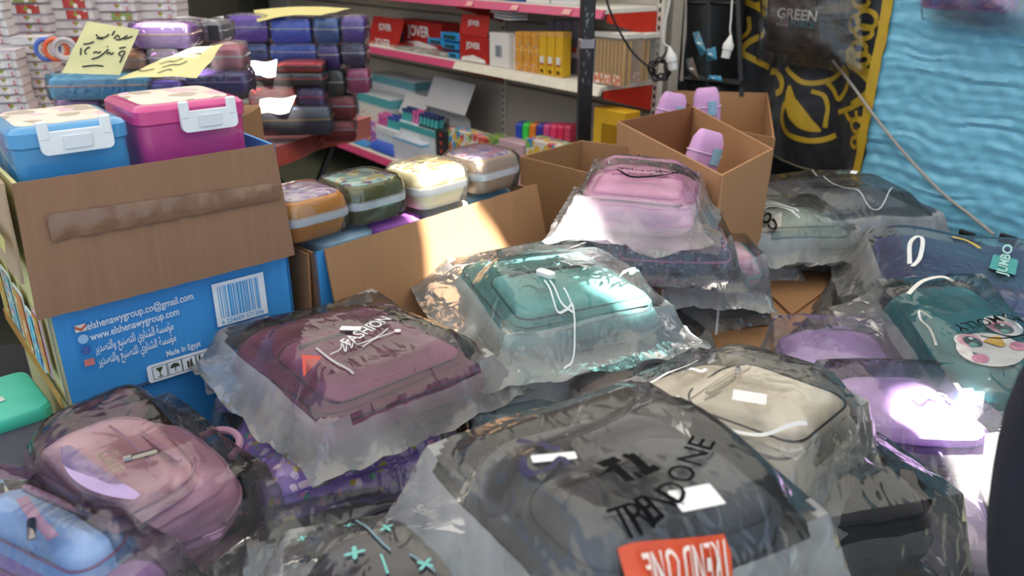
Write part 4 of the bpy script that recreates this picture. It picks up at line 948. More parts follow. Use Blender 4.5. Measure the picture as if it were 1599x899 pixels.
# left front
zb1 = backpack('black and red backpack in film under the mauve one', [(300, 900), (392, 760), (290, 690), (170, 800)], .475, .07, fabric('2c2a2c'), 'b02030', film_=(.05, .05, .05, .05, -.005), fm=FML, seed=61)
pix_line(zb1, [(185, 890), (240, 856), (280, 838)], .022, 'red_strap', mat('b01c30', .5), .004)
xb = backpack('mauve backpack with a lilac corner panel and metal script badge', [(206, 838), (372, 728), (262, 636), (70, 712)], .60, .115, satin('b487a0'), 'a07892', (.02, .70, .1, .92, .030), satin('b9909f'), r=(.05, .11), film_=(.05, .06, .05, .04, -.04), fm=film(.06, .08, .5), seed=62, puller=False, zipc='a47c94', size=(.23, .28))
PZ = xb.H+.068
pix_line(xb, [(102, 696), (124, 728), (165, 757), (214, 776)], lambda t: .010+.026*math.sin(math.pi*min(1, max(0, t))), 'lilac_panel', satin('b09ac8'), .0, plain=xb.H+.052)
sc_ = pix_text(xb, 'Clous', (163, 704), (190, 734), .034, metal('c8c0b4', .3), lift=.004, plain=PZ, bold=.02, shear=.3)
sc_.name = 'metal_badge'
x, y = local(xb, 226, 712, PZ)
MB().add(*cbox(.012, .034, .006, .002)).add(*tube([(0, .016, .003), (0, .026, .003)], .005, 8)).build('zip_puller', metal('8a8684', .3), xb.t, TRS((x, y, PZ), 1.2))
pix_line(xb, [(170, 664), (206, 690), (236, 722)], .004, 'pocket_slit', mat('7a5a72', .6), .0, plain=PZ+.001)
# clasp and little pouch hanging from the mauve backpack
pp = at_z(300, 850, .52); q0 = at_z(292, 806, .56)
t = thing('key_pouch', 'little mauve pouch hanging by a metal clasp from the mauve backpack', 'pouch', TRS(pp, .6, -.35))
MB().add(*slab(rr(.09, .07, .018, n=4), [(.010, 0), (.002, .006), (0, .014), (.006, .024), (.014, .028)], .004)).build('body', satin('bb8fae'), t)
MB().add(*tube([(x, y, .016) for x, y in rr(.092, .072, .018, n=4)], .0022, 6, True)).build('zipper', mat('8a6a84', .5), t)
qi = t.matrix_world.inverted() @ q0
MB().add(*tube([(0, .03, .02), (qi.x*.5, (qi.y+.03)*.5, qi.z*.5+.02), tuple(qi)], .003, 6)).build('clasp_strap', satin('b487a0'), t)
MB().add(*tube([(qi.x+.011*math.cos(a), qi.y+.002, qi.z+.014*math.sin(a)) for a in [2*math.pi*k/14 for k in range(14)]], .0025, 6, True)).build('clasp_ring', metal('d8c8a8', .25), t)
yb = backpack('mauve and purple backpack with a light blue pocket at the lower left', [(120, 992), (212, 872), (36, 712), (-120, 800)], .57, .10, satin('a07ab0'), '9a6a90', (.20, .86, .12, .74, .035), satin('86a4d4'), r=(.04, .08), film_=(.04, .04, .05, .04, -.02), fm=film(.05, .08, .5), seed=63, puller=False)
PY = yb.H+.055
pix_line(yb, [(34, 776), (54, 806), (84, 840)], .014, 'mauve_zip', mat('b088ac', .5), .0, plain=PY)
x, y = local(yb, 50, 828, PY); MB().add(*cbox(.010, .045, .006, .002)).build('zip_puller', metal('7c7a80', .3), yb.t, TRS((x, y, PY), -.6))
# front centre
db = backpack('dark navy satin backpack with small teal flower prints, front', [(880, 1020), (725, 786), (462, 822), (440, 1060)], .62, .10, mat('1c2038', .5, .12, 14, .2, 260), '1a1c28', film_=(.05, .04, .05, .08, -.02), fm=film(.30, .10, .6), seed=71, soft=.008, r=(.05, .11))
for k, (a, b_, s_) in enumerate(((554, 866, .014), (495, 812, .009), (604, 826, .010), (545, 820, .008), (664, 884, .012), (472, 842, .007))):
    P = []
    for q in range(20):
        an = 2*math.pi*q/20; rr_ = s_*(.62+.38*math.cos(4*an)); P.append((rr_*math.cos(an), rr_*math.sin(an), 0))
    on_bag(db, P, [tuple(range(20))], a, b_, k, 'flower_print', mat('6fb8b4', .5), .003)
pix_line(db, [(556, 812), (580, 832), (610, 862)], .003, 'stem_print', mat('6a8a98', .5), .003); pix_line(db, [(640, 868), (680, 895)], .003, 'stem_print', mat('6a8a98', .5), .003); pix_line(db, [(595, 868), (606, 899)], .003, 'stem_print', mat('6fb8b4', .5), .003)
pix_text(db, 'Sofia', (648, 792), (684, 806), .022, metal('c0bcb0', .35), bold=.02, plain=db.H+.035).name = 'metal_badge'
gb = backpack('large charcoal backpack in printed film at the front', [(1300, 800), (985, 618), (672, 690), (900, 985)], .73, .13, fabric('44474f', .85), '33363c', (.08, .62, .12, .88, .02), fabric('484b53', .85), r=(.06, .12), film_=(.08, .06, .06, .09, -.03), fm=film(.40, .12, .6), seed=72, puller=False)
path = [('T', 975, 823), ('R', 997, 815), ('E', 1013, 804), ('N', 1031, 793), ('D', 1051, 777), ('O', 1065, 750), ('N', 1083, 722), ('E', 1096, 702)]
for k, (ch, a, b_) in enumerate(path):
    pa = path[max(0, k-1)]; pb_ = path[min(len(path)-1, k+1)]
    v, f = text_vf(ch, .040, .006); on_bag(gb, v, f, a, b_, pix_rot(gb, pa[1:], pb_[1:]), 'letter', ink, .007)
for st, w_ in (([(936, 738), (964, 726)], .013), ([(952, 734), (968, 748), (984, 764)], .012), ([(973, 724), (982, 720)], .010), ([(981, 719), (996, 732), (1012, 748)], .012), ([(1001, 751), (1026, 739)], .012), ([(991, 755), (999, 752)], .012)): pix_line(gb, st, w_, 'bold_numeral_stroke', ink, .007)
pix_line(gb, [(808, 694), (830, 700), (852, 708), (876, 708)], .010, 'marker_stroke', mat('25214a', .5), .006)
pix_line(gb, [(816, 724), (818, 740), (834, 748), (856, 742), (876, 724), (886, 736)], .008, 'marker_stroke', mat('25214a', .5), .006)
on_bag(gb, *rrect(.050, .014), 865, 720, pix_rot(gb, (845, 721), (886, 718)), 'paper_tag', wht, .002, flat=True)
sr = pix_rot(gb, (1068, 770), (1105, 768))
on_bag(gb, *rrect(.048, .034), 1086, 788, sr+.1, 'white_sticker', wht, .002, flat=True)
pix_line(gb, [(1064, 799), (1074, 801)], .004, 'sticker_print', ink, .0085)
orange = mat('d4502c', .45, .05)
ov, of = sheet(16, 6, lambda u, v: (.125*(u-.5), .040*(v-.5), 0)); on_bag(gb, ov, of, 1066, 897, pix_rot(gb, (985, 898), (1145, 884)), 'orange_label', orange, .006)
pix_text(gb, 'TREND ONE', (1142, 886), (1010, 898), .026, paper('e8d8d0'), lift=.017, bold=.02)
ORD5 = 'lowest second third fourth fifth sixth seventh eighth ninth tenth'.split()
# ================================================================ stock on the shelving
def stand(name, label, cat, px0, px1, pyt, lev, off=-.03, dep=.10, group=None, lean=0.0):
    """an Empty on a shelf level; returns it with width, depth and height read from the photo"""
    z = {0: z0, 1: z1, 2: z2}[lev]; pym = (pyt + {0: 225, 1: 112, 2: 8}[lev])/2
    a0 = SH.hit(px0, pym, off)[0]; a1 = SH.hit(px1, pym, off)[0]; zt = SH.hit((px0+px1)/2, pyt, off)[1]
    t = thing(name, label, cat, frame(SH.pt((a0+a1)/2, z+.001, off), SH.d, -SH.n), group)
    return t, a1-a0-.003, dep, max(.02, zt-z)
def pbox(label, px0, px1, pyt, lev, col, off=-.03, dep=.10, name='product_box', cat='box', group=None, band=None, txt=None, txtc='e8e8e8', zbase=0.0, rz=0.0, label_rect=None):
    t, w_, d_, h = stand(name, label, cat, px0, px1, pyt, lev, off, dep, group)
    if zbase: t.matrix_world = Matrix.Translation((0, 0, zbase)) @ t.matrix_world; h = max(.015, h-zbase)
    if rz: t.matrix_world = t.matrix_world @ Matrix.Rotation(rz, 4, 'Z')
    m = col if not isinstance(col, str) else mat(col, .45, .05, 10)
    b = MB().add(*cbox(w_, d_, h, .002, (0, d_/2, 0))).build('box_body', m, t)
    if band:
        zb0, zb1, bc = band; MB().add(*cbox(w_+.002, d_+.002, h*(zb1-zb0), .0005, (0, d_/2, h*zb0))).build('printed_band', mat(bc, .45) if isinstance(bc, str) else bc, t)
    if txt:
        v, f = text_vf(txt, 1, .02); tw_ = max(p[0] for p in v)-min(p[0] for p in v); k = w_*.5/tw_
        MB().add([(p[0]*k, -.0022, p[1]*k+h*.62) for p in v], f).build('printed_text', mat(txtc, .5), t, smooth=False)
    if label_rect:
        zc0, zc1, c = label_rect; MB().add(*cbox(w_*.8, .001, h*(zc1-zc0), .0003, (0, -.0012, h*zc0))).build('printed_panel', printed(c, ['e8e8e8', 'c04030', 'd8a030'], 50, .3) , t)
    return t, w_, d_, h
# left bay, middle shelf
RED = 'b02420'
def red_box(label, px0, px1, pyt, off, lid=None):
    t, w_, d_, h = pbox(label, px0, px1, pyt, 1, RED, off, .12, 'red_box', 'box', 'red boxes on the middle shelf', txt='JOVER')
    MB().add([(-w_*.45, -.003, h*.03), (w_*.45, -.003, h*.03), (w_*.40, -.003, h*.16), (0, -.003, h*.28), (-w_*.40, -.003, h*.16)], [(0, 1, 2, 3, 4)]).build('white_print', mat('e8e4e0', .5), t, smooth=False)
    if lid:
        MB().add(*qslab((-w_/2, .0, h), (w_/2, .0, h), (w_/2*.96, lid[0], h+lid[1]), (-w_/2*.96, lid[0], h+lid[1]), .003)).build('lid_flap', mat(RED, .45), t)
        v, f = text_vf('JOVER', w_*.14, .02); MB().add([(p[0], lid[0]*.5-.006, h+lid[1]*.6+p[1]) for p in v], f).build('flap_text', mat('e8e8e8', .5), t, smooth=False)
    return t, w_, d_, h
t, w_, d_, h = red_box('red carton with white tulip prints on the middle shelf, left end', 576, 624, 66, -.03, (.05, .13))
for k in range(4):
    MB().add(*rrect(w_*.12, h*.16, .003), Matrix.Translation((-w_*.33+w_*.22*k, -.003, h*.60)) @ Matrix.Rotation(math.pi/2, 4, 'X')).build('tulip_print', mat('e8d8b0', .5), t, smooth=False)
t, w_, d_, h = red_box('tall red carton with a rainbow stripe behind the clear tubs', 622, 690, 34, -.13)
for k, c in enumerate(('d8a83a', '4a9a4a', '3a78b8', 'c85a3a')): MB().add(*cbox(w_*.035, .001, h*.9, .0003, (-w_*.46+w_*.035*k, -.0015, h*.05))).build('rainbow_stripe', mat(c, .5), t)
red_box('red carton with its lid flap raised, beside the white notebooks', 718, 762, 56, -.02, (.02, .095))
for i, (x0, x1, yt, cc) in enumerate(((616, 640, 88, 'b0a89c'), (641, 666, 82, 'd8d4d0'), (667, 698, 80, 'a85048'))):
    t, w_, d_, h = stand('clear_tub', ['clear tub of beige pieces on the middle shelf', 'clear tub with white and red sharpeners on the middle shelf', 'clear tub with red erasers on the middle shelf'][i], 'tub', x0, x1, yt, 1, -.012, .08, 'clear tubs on the middle shelf')
    MB().add(*slab(rr(w_, d_, .008, n=3), [(.003, 0), (0, .004), (0, h*.9), (.002, h)])).build('tub', mat('c8c8c4', .15, .03, alpha=.35, coat=.4), t).location = (0, d_/2, 0)
    for k in range(4): MB().add(*cbox(w_*.3, d_*.35, h*.5, .003, (w_*(-.2+.4*(k % 2)), d_*(.28+.44*(k//2)), .005))).build('piece', mat([cc, 'c8c0b8', '3a3438', cc][k], .5), t)
for i, (x0, x1, yt, yo, ln) in enumerate(((668, 694, 64, .055, 'left'), (688, 718, 52, .085, 'top'), (690, 716, 68, .045, 'lower right'), (700, 716, 92, .0, 'bottom'))):
    t, w_, d_, h = stand('blue_sharpener', 'bright blue plastic sharpener box on the middle shelf, %s one' % ln, 'sharpener', x0, x1, yt, 1, -.02, .06, 'blue sharpener boxes')
    t.matrix_world = Matrix.Translation((0, 0, yo)) @ t.matrix_world; hh = max(.03, h-yo)
    MB().add(*cbox(w_, d_, hh, .004, (0, d_/2, 0))).build('case', plastic('2f8fcc', .3), t)
    MB().add(*cbox(w_*.6, .004, hh*.5, .001, (0, -.001, hh*.25))).build('window', plastic('2a4a4a', .2), t)
# right bay, middle shelf
for k in range(5):
    t, w_, d_, h = pbox('white notebook in the slanted pile above the white box, %s from below' % ORD5[k], 766+k % 2*3, 802-k % 3, 50, 1, 'dcd8d4', -.03-.006*k, .09, 'notebook', 'notebook', 'white notebooks lying on the white box', band=(.2, .8, 'f0eeea'))
    zz = .215+.012*k
    t.matrix_world = Matrix.Translation((0, 0, zz)) @ t.matrix_world @ Matrix.Rotation(.12*(k-2), 4, 'Z') @ Matrix.Diagonal((1, 1, .05, 1))
t, w_, d_, h = pbox('white box printed with a fan of grey pens on the middle shelf', 764, 794, 52, 1, 'e2deda', -.02, .10)
for k in range(5): MB().add(*cbox(w_*.05, .001, h*.34, .0003, (-w_*.14+w_*.07*k, -.0015, h*.30))).build('pen_print', mat(['8a8e98', '7a8aa0', '5a6474', '98a0ac', '8a8e98'][k], .5), t)
for k in range(3): pbox('thin white book standing beside the white box, %s' % ('first', 'second', 'third')[k], 795+k*3, 798+k*3, 56, 1, ['d8d4ce', 'c8b8a4', 'e0dcd8'][k], -.03, .09, 'thin_book', 'book', 'thin books beside the white box')
for k in range(3):
    pbox('orange net patterned pencil pack, %s of three' % ('left', 'middle', 'right')[k], 804+k*12.3, 815.6+k*12.3, 50, 1, printed('d8952c', ['8a8a90', 'c0b0a8', 'c06a30', 'e8c878'], 70, .36), -.02, .05, 'pencil_pack', 'pencil pack', 'patterned pencil packs', band=(.90, .99, 'e0a040'))
for k in range(3):
    t, w_, d_, h = pbox('yellow pencil pack with a white and red label, %s of three' % ('left', 'middle', 'right')[k], 841+k*12.8, 853+k*12.8, 50, 1, 'dfae2a', -.02, .05, 'pencil_pack', 'pencil pack', 'yellow pencil packs', band=(.90, .99, 'e0a85a'))
    MB().add(*rrect(w_*.6, h*.16, .003), Matrix.Translation((0, -.003, h*.36)) @ Matrix.Rotation(math.pi/2, 4, 'X')).build('round_label', mat('e4dcd4', .5), t, smooth=False)
    MB().add(*rrect(w_*.5, h*.03, .001), Matrix.Translation((0, -.003, h*.26)) @ Matrix.Rotation(math.pi/2, 4, 'X')).build('red_label', mat('b8402c', .5), t, smooth=False)
    MB().add(*rrect(w_*.4, h*.08, .002), Matrix.Translation((0, -.003, h*.10)) @ Matrix.Rotation(math.pi/2, 4, 'X')).build('dark_label', mat('5a3a1a', .5), t, smooth=False)
for k in range(4):
    t, w_, d_, h = pbox('grey ink pack behind the yellow packs, %s from the left' % ORD5[k].replace('lowest', 'first'), 852+k*13, 864+k*13, 31, 1, '6a6670', -.14, .06, 'ink_pack', 'pack', 'grey packs behind the yellow pencil packs', band=(.30, .5, 'c8c0c8'))
    MB().add(*cbox(w_*.7, .001, h*.10, .0003, (0, -.0025, h*.40))).build('red_label', mat('b84a44', .5), t)
for i, (x0, x1, off, nm) in enumerate(((926, 976, -.025, 'front'), (962, 1004, -.17, 'rear'))):
    t, w_, d_, h = stand('pencil_tub', 'clear box of yellow pencils at the shelf end, %s one' % nm, 'pencil box', x0, x1, 52, 1, off, .10, 'clear pencil boxes')
    MB().add(*cbox(w_, d_, h, .003, (0, d_/2, 0))).build('clear_case', mat('d0ccc8', .12, .03, alpha=.22, coat=.4), t)
    MB().add(*cbox(w_*1.01, d_*1.01, h*.10, .002, (0, d_/2, h*.91))).build('white_lid', plastic('d8d2cc', .35), t)
    me = MB().add(*tube([(0, 0, 0), (0, 0, h*.84)], w_*.042, 6)).mesh('pencil', mat('c8962e', .4, .1))
    for a in range(8):
        for b in range(2): inst('pencil', me, t, TRS((-w_*.42+w_*.12*a, .012+b*.03, .006)))
    for a in range(3): MB().add(*cbox(w_*.26, .001, h*.2, .0003, (-w_*.3+w_*.3*a, -.0012, .006))).build('orange_label', printed('d88a6a', ['e8e0d0', 'c85a4a'], 60, .4), t)
# top shelf, only the lower edges in the picture
for i, (x0, x1, c, nm) in enumerate(((302, 338, 'e0dcd8', 'white paper stack'), (342, 372, 'd87838', 'orange pack'), (374, 400, 'c83a34', 'red pack'), (405, 448, '3c3440', 'dark pot'), (452, 482, '3a8cc0', 'bright blue box'), (486, 528, 'b0a0bc', 'lilac flowered box'), (530, 549, 'c8a83c', 'yellow pack'), (553, 580, 'e4dcd8', 'white box with red letters'), (583, 598, 'e0d4d0', 'narrow white box with red letters'), (600, 634, 'c8342c', 'red and white box'),
        (722, 758, '4a5a94', 'dark blue box'), (759, 785, 'b8a07c', 'tan box'), (787, 819, '3a5090', 'navy blue box'), (821, 858, 'dcd8d4', 'plain white box'), (860, 900, 'd4d2d0', 'second plain white box'))):
    pbox('%s on the top shelf, cut off by the picture edge' % nm, x0, x1, -40, 2, c, -.02, .10, group='boxes on the top shelf', txt=('Better' if i == 7 else 'Test' if i == 8 else None), txtc='b83a44')
for k in range(10):
    t, w_, d_, h = stand('paint_brush', 'grey and gold brush on the top shelf, %s from the left' % ORD5[k].replace('lowest', 'first'), 'brush', 642+k*5.8, 646.5+k*5.8, -40, 2, -.03, .01, 'brushes on the top shelf')
    MB().add(*tube([(0, 0, 0), (0, 0, h*.7)], .005, 6)).build('handle', mat(['9a8a5a', '8a8a94', 'b0a070'][k % 3], .4), t)
    MB().add(*tube([(0, 0, h*.7), (0, 0, h)], lambda u: .006-.004*u, 6)).build('bristles', mat('5a4a3a', .8), t)
# base shelf
OB = .11
pbox('large white and teal carton on the base shelf, at the back', 581, 650, 122, 0, 'd4d4d8', -.16, .14, band=(.86, .99, '6aa8b4'), label_rect=(.2, .6, 'd8d8dc'))
pbox('teal and white carton with an animal print on the base shelf', 560, 612, 150, 0, 'c8ccd0', -.02, .13, band=(.80, .98, '58a8b0'), label_rect=(.35, .75, 'dcdcd4'))
pbox('pink and blue toy carton on the base shelf, left', 549, 600, 190, 0, printed('c05a9c', ['4a6ac0', 'e8e0e8', 'd8c040', 'c03a7a'], 30, .5), .03, .12)
pbox('dark blue glitter box at the left end of the base shelf', 505, 546, 205, 0, printed('3a3a5c', ['6a6a98', '2a2a44', '8a7ab0'], 60, .4), .05, .1)
for i, (x0, x1, yt, c, nm) in enumerate(((541, 575, 220, '3a8cd0', 'light blue curved card tray, left'), (579, 616, 226, '3a5cc0', 'blue to violet curved card tray, right'))):
    t, w_, d_, h = stand('card_tray', nm+' on the base shelf front', 'card tray', x0, x1, yt, 0, OB, .08, 'curved card trays')
    MB().add(*sheet(12, 6, lambda u, v: (w_*(u-.5), -.01+.06*v*v, h*(.15+.85*math.sin(v*1.5)) ))).build('front_card', mat(c, .4, .1), t)
    MB().add(*cbox(w_, .06, .012, .002, (0, .04, 0))).build('tray_base', mat('d0d8e0', .5), t)
def pen_display(label, x0, x1, yt, yb, cols, tray):
    t, w_, d_, h = stand('pen_display', label, 'pen display', x0, x1, yt, 0, .06, .07, 'pen displays')
    zb = SH.hit((x0+x1)/2, yb, .06)[1]-z0
    MB().add(*cbox(w_, d_, zb+.03, .003, (0, d_/2, 0))).build('stand_box', mat('d4dce0', .5), t)
    MB().add(*cbox(w_*1.02, .003, .035, .001, (0, -.002, zb-.012))).build('tray_front', mat(tray, .5), t)
    n = 10; L_ = h-zb
    for r_ in range(2):
        for k in range(n):
            c = cols[(k*len(cols))//n]; x = -w_*.45+w_*.9*k/(n-1); y = .012+.03*r_
            q = MB().add(*tube([(x, y, zb), (x+.004, y+.01, zb+L_*.8)], w_*.032, 6)).build('pen', mat(c[0], .35), t)
            MB().add(*tube([(x+.004, y+.01, zb+L_*.8), (x+.005, y+.012, zb+L_*(.96+.06*r_))], w_*.042, 6)).build('pen_cap', mat(c[1], .35), q)
pen_display('card display of pink and turquoise pens, left of the two', 587, 624, 182, 208, [('c85a9a', 'd86aa8'), ('4ab0b4', '3a50a8'), ('4ab0b4', '3a48a0')], 'd8dce0')
pen_display('card display of turquoise and pink pens, right of the two', 624, 680, 176, 204, [('4ab0b4', '2a3a78'), ('d070a8', 'c85a98'), ('4ab0b4', '2a3a70'), ('4ab0b4', '2a2f60')], '4aa0a8')
for i, (x0, x1, y0_, y1_, off, nm) in enumerate(((612, 648, 145, 180, -.03, 'smaller white display flap standing behind the pens'), (652, 714, 120, 190, -.06, 'large white folded display card behind the pens'))):
    zt = SH.hit(x0, y0_, off)[1]; a0 = SH.hit(x0, 160, off)[0]; a1 = SH.hit(x1, 150, off)[0]
    t = thing('display_card', nm, 'display card', frame(SH.pt((a0+a1)/2, z0, off), SH.d, -SH.n)); w_ = a1-a0; h = zt-z0
    MB().add(*sheet(10, 14, lambda u, v: (w_*(u-.5)+.10*w_*v, (.04+.03*math.sin(v*4)) if v < .6 else .02+.09*(v-.6)*2, h*v))).build('card', paper('cfcfd2'), t)
    vv, ff = text_vf('MINI', w_*.20, .03); MB().add([(p[0], -.004+.04, h*.48+p[1]) for p in vv], ff).build('printed_text', ink, t, smooth=False).location = (0, -.012, 0)
pbox('white and pale blue box on the base shelf front, beside the black boxes', 614, 658, 219, 0, 'c8ccdc', OB, .10, band=(.86, .97, '7ab0d8'))
for k in range(5):
    t, w_, d_, h = pbox('black box with a red dot, %s from the bottom of the stack' % ('first', 'second', 'third', 'fourth', 'fifth')[k], 654, 698, 200, 0, '2c2e30', .06, .10, 'black_box', 'box', 'stacked black boxes', zbase=0)
    s_ = .94/5*h; t.matrix_world = Matrix.Translation((0, 0, k*h/5)) @ t.matrix_world @ Matrix.Diagonal((1, 1, s_/h, 1))
    MB().add([(w_*.3+.012*math.cos(2*math.pi*q/14), -.0025, h*.5+.012*5*math.sin(2*math.pi*q/14)) for q in range(14)], [tuple(range(14))]).build('red_dot', mat('b83830', .5), t, smooth=False)
    MB().add(*cbox(w_*.2, .001, h*.5, .0003, (-w_*.36, -.002, h*.25))).build('white_mark', mat('c8ccd0', .5), t)
pbox('second stack of black boxes on the base shelf', 682, 704, 216, 0, '3a3e40', .0, .08)
stripe = printed('d8d0cc', ['c84a44', '3a8ac0', 'd8b040', '7ab050'], 26, .6)
pbox('striped white and rainbow colour box on the base shelf', 700, 756, 208, 0, stripe, .05, .09, band=(.02, .22, '2f7cc0'), zbase=.02)
pbox('green and white colour box on the base shelf', 757, 779, 214, 0, printed('8aa04a', ['d8d8d0', '3a4a78', '5a8a3a'], 30, .5), .02, .09, zbase=.01)
pbox('flat pale pink packet lying on the base shelf', 778, 818, 222, 0, 'c8a8b4', .06, .10, 'flat_packet', 'packet', zbase=.01)
RC = [('2a4ab0', 'blue'), ('3ac84a', 'green'), ('d87a2a', 'orange'), ('3a3a98', 'indigo'), ('c84a88', 'pink'), ('d83a68', 'rose'), ('c82a58', 'crimson'), ('b83a58', 'dark rose')]
for k, (c, nm) in enumerate(RC):
    t, w_, d_, h = stand('hole_punch', '%s plastic ruler set in the coloured row before the back panel' % nm, 'ruler set', 804+k*10.8, 814.4+k*10.8, 192+k*.5, 0, -.02, .08, 'coloured ruler sets in a row')
    v, f = slab(rr(h, d_, .02, n=3), [(.002, 0), (0, .002), (0, w_*.9), (.002, w_*.92)])
    MB().add([(z-w_*.46, y+d_/2, x+h/2) for x, y, z in v], [tuple(reversed(q)) for q in f]).build('case', mat(c, .3, .05, 10, coat=.3), t)
    P = [(0.004*math.cos(2*math.pi*q/12), -.001, h*.68+.010*math.sin(2*math.pi*q/12)) for q in range(12)]
    MB().add(P, [tuple(range(12))]).build('hole', mat('24283a', .6), t, smooth=False)
    t.name = 'ruler_set'
for i, (x0, x1, yt, zb, c, nm) in enumerate(((926, 975, 172, .07, 'd8a828', 'upper'), (938, 980, 196, .0, 'd8a020', 'lower'))):
    pbox('%s yellow envelope pack in film at the right end of the base shelf' % nm, x0, x1, yt, 0, c, -.02, .09, 'envelope_pack', 'envelope pack', 'yellow packs on the base shelf', band=(.05, .55, 'c8c4bc'), zbase=zb)
pbox('mixed small packets at the front right of the base shelf', 820, 900, 226, 0, stripe, .08, .10, 'small_packets', 'packets', zbase=.0)
# ================================================================ back left: table with pencil cases and notebooks
BTZ = .665
PT = [(-2.7, 2.45), (-1.05, 2.60), (-.86, 2.76), (-.60, 3.35), (-2.7, 3.6)]
t = thing('folding_table', 'folding table with a red fluffy cover holding the pencil cases', 'table')
n = len(PT); v = [(x, y, BTZ-.02) for x, y in PT]+[(x, y, BTZ-.004) for x, y in PT]
MB().add(v, [tuple(range(n-1, -1, -1)), tuple(range(n, 2*n))]+[(i, (i+1) % n, n+(i+1) % n, n+i) for i in range(n)]).build('table_top', mat('3a3634', .7), t, smooth=False)
for p, q in (((-.72, 3.25, 0), (-.92, 2.85, BTZ-.02)), ((-.95, 2.85, 0), (-.70, 3.25, BTZ-.02)), ((-2.5, 2.6, 0), (-2.5, 3.4, BTZ-.02)), ((-2.5, 3.4, 0), (-2.5, 2.6, BTZ-.02))):
    MB().add(*tube([p, q], .013, 6)).build('leg', mat('1c1c1e', .5), t)
c2 = Vector((sum(p[0] for p in PT)/n, sum(p[1] for p in PT)/n))
def skirt(u, v):
    k = u*n; i = min(n-1, int(k)); a = Vector(PT[i]); b = Vector(PT[(i+1) % n]); p = a.lerp(b, k-i); d = (p-c2).normalized()
    if v < .5: q = c2.lerp(p, v*2); return (q.x, q.y, BTZ)
    w_ = (v-.5)*2; q = p+d*(.012+.01*math.sin(u*60)*w_); return (q.x, q.y, BTZ-.075*w_-.01*math.sin(u*23)*w_)
tag(MB().add(*sheet(100, 12, skirt)).build('table_cover', mat('b03020', .95, .35, 60, .9, 180, sheen=.6)), 'red fluffy cover hanging over the pencil case table', 'table cover')
def wrapped_case(label, px0, px1, pyb, pyt, Y, col, rz=0.0, dep=.10, stripe_=None, m2=None, grp='pencil cases in clear film', ff=None):
    """a rectangular zipped pencil case in a film wrapper; front face placed from the photo"""
    pm = ((px0+px1)/2, pyb); p = at_y(*pm, Y); a = at_y(px0, (pyb+pyt)/2, Y); b = at_y(px1, (pyb+pyt)/2, Y); tz = at_y(pm[0], pyt, Y).z
    w_ = (b.x-a.x)-.002; h = max(.02, tz-p.z-.003)
    t = thing('pencil_case', label, 'pencil case', TRS(p, rz), grp)
    m = m2 or satin(col); s_ = R.random()*9
    v, f = slab(rr(w_, dep, .018, n=4), [(.010, 0), (.002, h*.15), (0, h*.5), (.002, h*.85), (.012, h)], .004)
    v = [(x+.006*nz(x*12, y*12, z*12+s_), y+dep/2+.006*nz(x*12+3, y*12, z*12+s_), z*(1+.06*nz(x*9, y*9, s_))) for x, y, z in v]
    MB().add(v, f).build('body', m, t)
    MB().add(*tube([(x, y+dep/2, h*.58) for x, y in rr(w_+.002, dep+.002, .018, n=4)], .003, 6, True)).build('zipper', mat(stripe_ or 'c8c0c8', .5), t)
    v, f = slab(rr(w_+.008, dep+.010, .014, n=4), [(.004, -.001), (0, h*.2), (0, h*.8), (.004, h+.003), (.02, h+.006)], .003, cap0=False)
    v = [(x+.007*nz(x*16, y*16, z*20+s_), y+dep/2-.002+.006*nz(x*16+3, y*16, z*20+s_), z) for x, y, z in v]
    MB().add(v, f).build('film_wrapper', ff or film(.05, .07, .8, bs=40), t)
    return t, w_, h
# right hand stack, drawn from the bottom up
WC = wrapped_case
Y1 = 2.85; Y2 = 2.96
WC('navy denim pencil case with a gold zip, lowest at the front', 398, 518, 212, 168, Y1-.02, '3e4a68', .10, .13, 'c8a868')
WC('crimson pencil case low in the stack behind the navy one', 500, 556, 222, 188, Y2, 'a81824', .1)
WC('bright red pencil case under white paper at the front of the stack', 392, 464, 176, 134, Y1, 'cc2028', .05)
WC('purple pencil case with a pink panel in the middle of the stack', 462, 508, 172, 136, Y1+.02, '5a3a80', .05, stripe_='c84a78')
WC('dark red pencil case in film at the right of the stack', 506, 556, 186, 150, Y2, '9c1c2c', .05)
WC('black pencil case with red edges and a gold pull', 388, 506, 134, 114, Y1, '2e2c34', .03, stripe_='b83038')
WC('red and charcoal pencil case above the black one', 432, 504, 114, 97, Y1, 'c02430', .03, stripe_='3a383c')
WC('dark camouflage pencil case on the right of the stack', 506, 540, 152, 110, Y2, '3c4038', .05, m2=printed('3c4038', ['2a4a48', '5a4a34', '2c3430'], 40, .6))
WC('rose pencil case at the right edge of the stack', 541, 578, 146, 106, Y2, 'c04a80', .05)
WC('navy blue pencil case beside the charcoal one, left', 372, 420, 96, 68, Y2, '2c4a94', .0, stripe_='2a2a30')
WC('royal blue pencil case with a silver label in the second row', 422, 496, 98, 68, Y2, '2450c0', .0, stripe_='c0b8d8')
WC('dark violet pencil case in the second row, right', 497, 532, 108, 68, Y2, '4a288c', .0)
WC('deep purple pencil case at the right end of the second row', 533, 572, 104, 66, Y2, '3c2a60', .0)
WC('bright purple pencil case in the top row, left', 356, 420, 66, 24, Y2, '6e34b8', .0)
WC('bright blue pencil case in the top row, middle', 422, 488, 67, 28, Y2, '2050d4', .0)
WC('teal blue pencil case in the top row, right of the bright blue one', 489, 532, 69, 28, Y2, '1f5aa0', .0)
WC('violet grey pencil case at the right end of the top row', 533, 571, 66, 26, Y2, '5a38a0', .0)
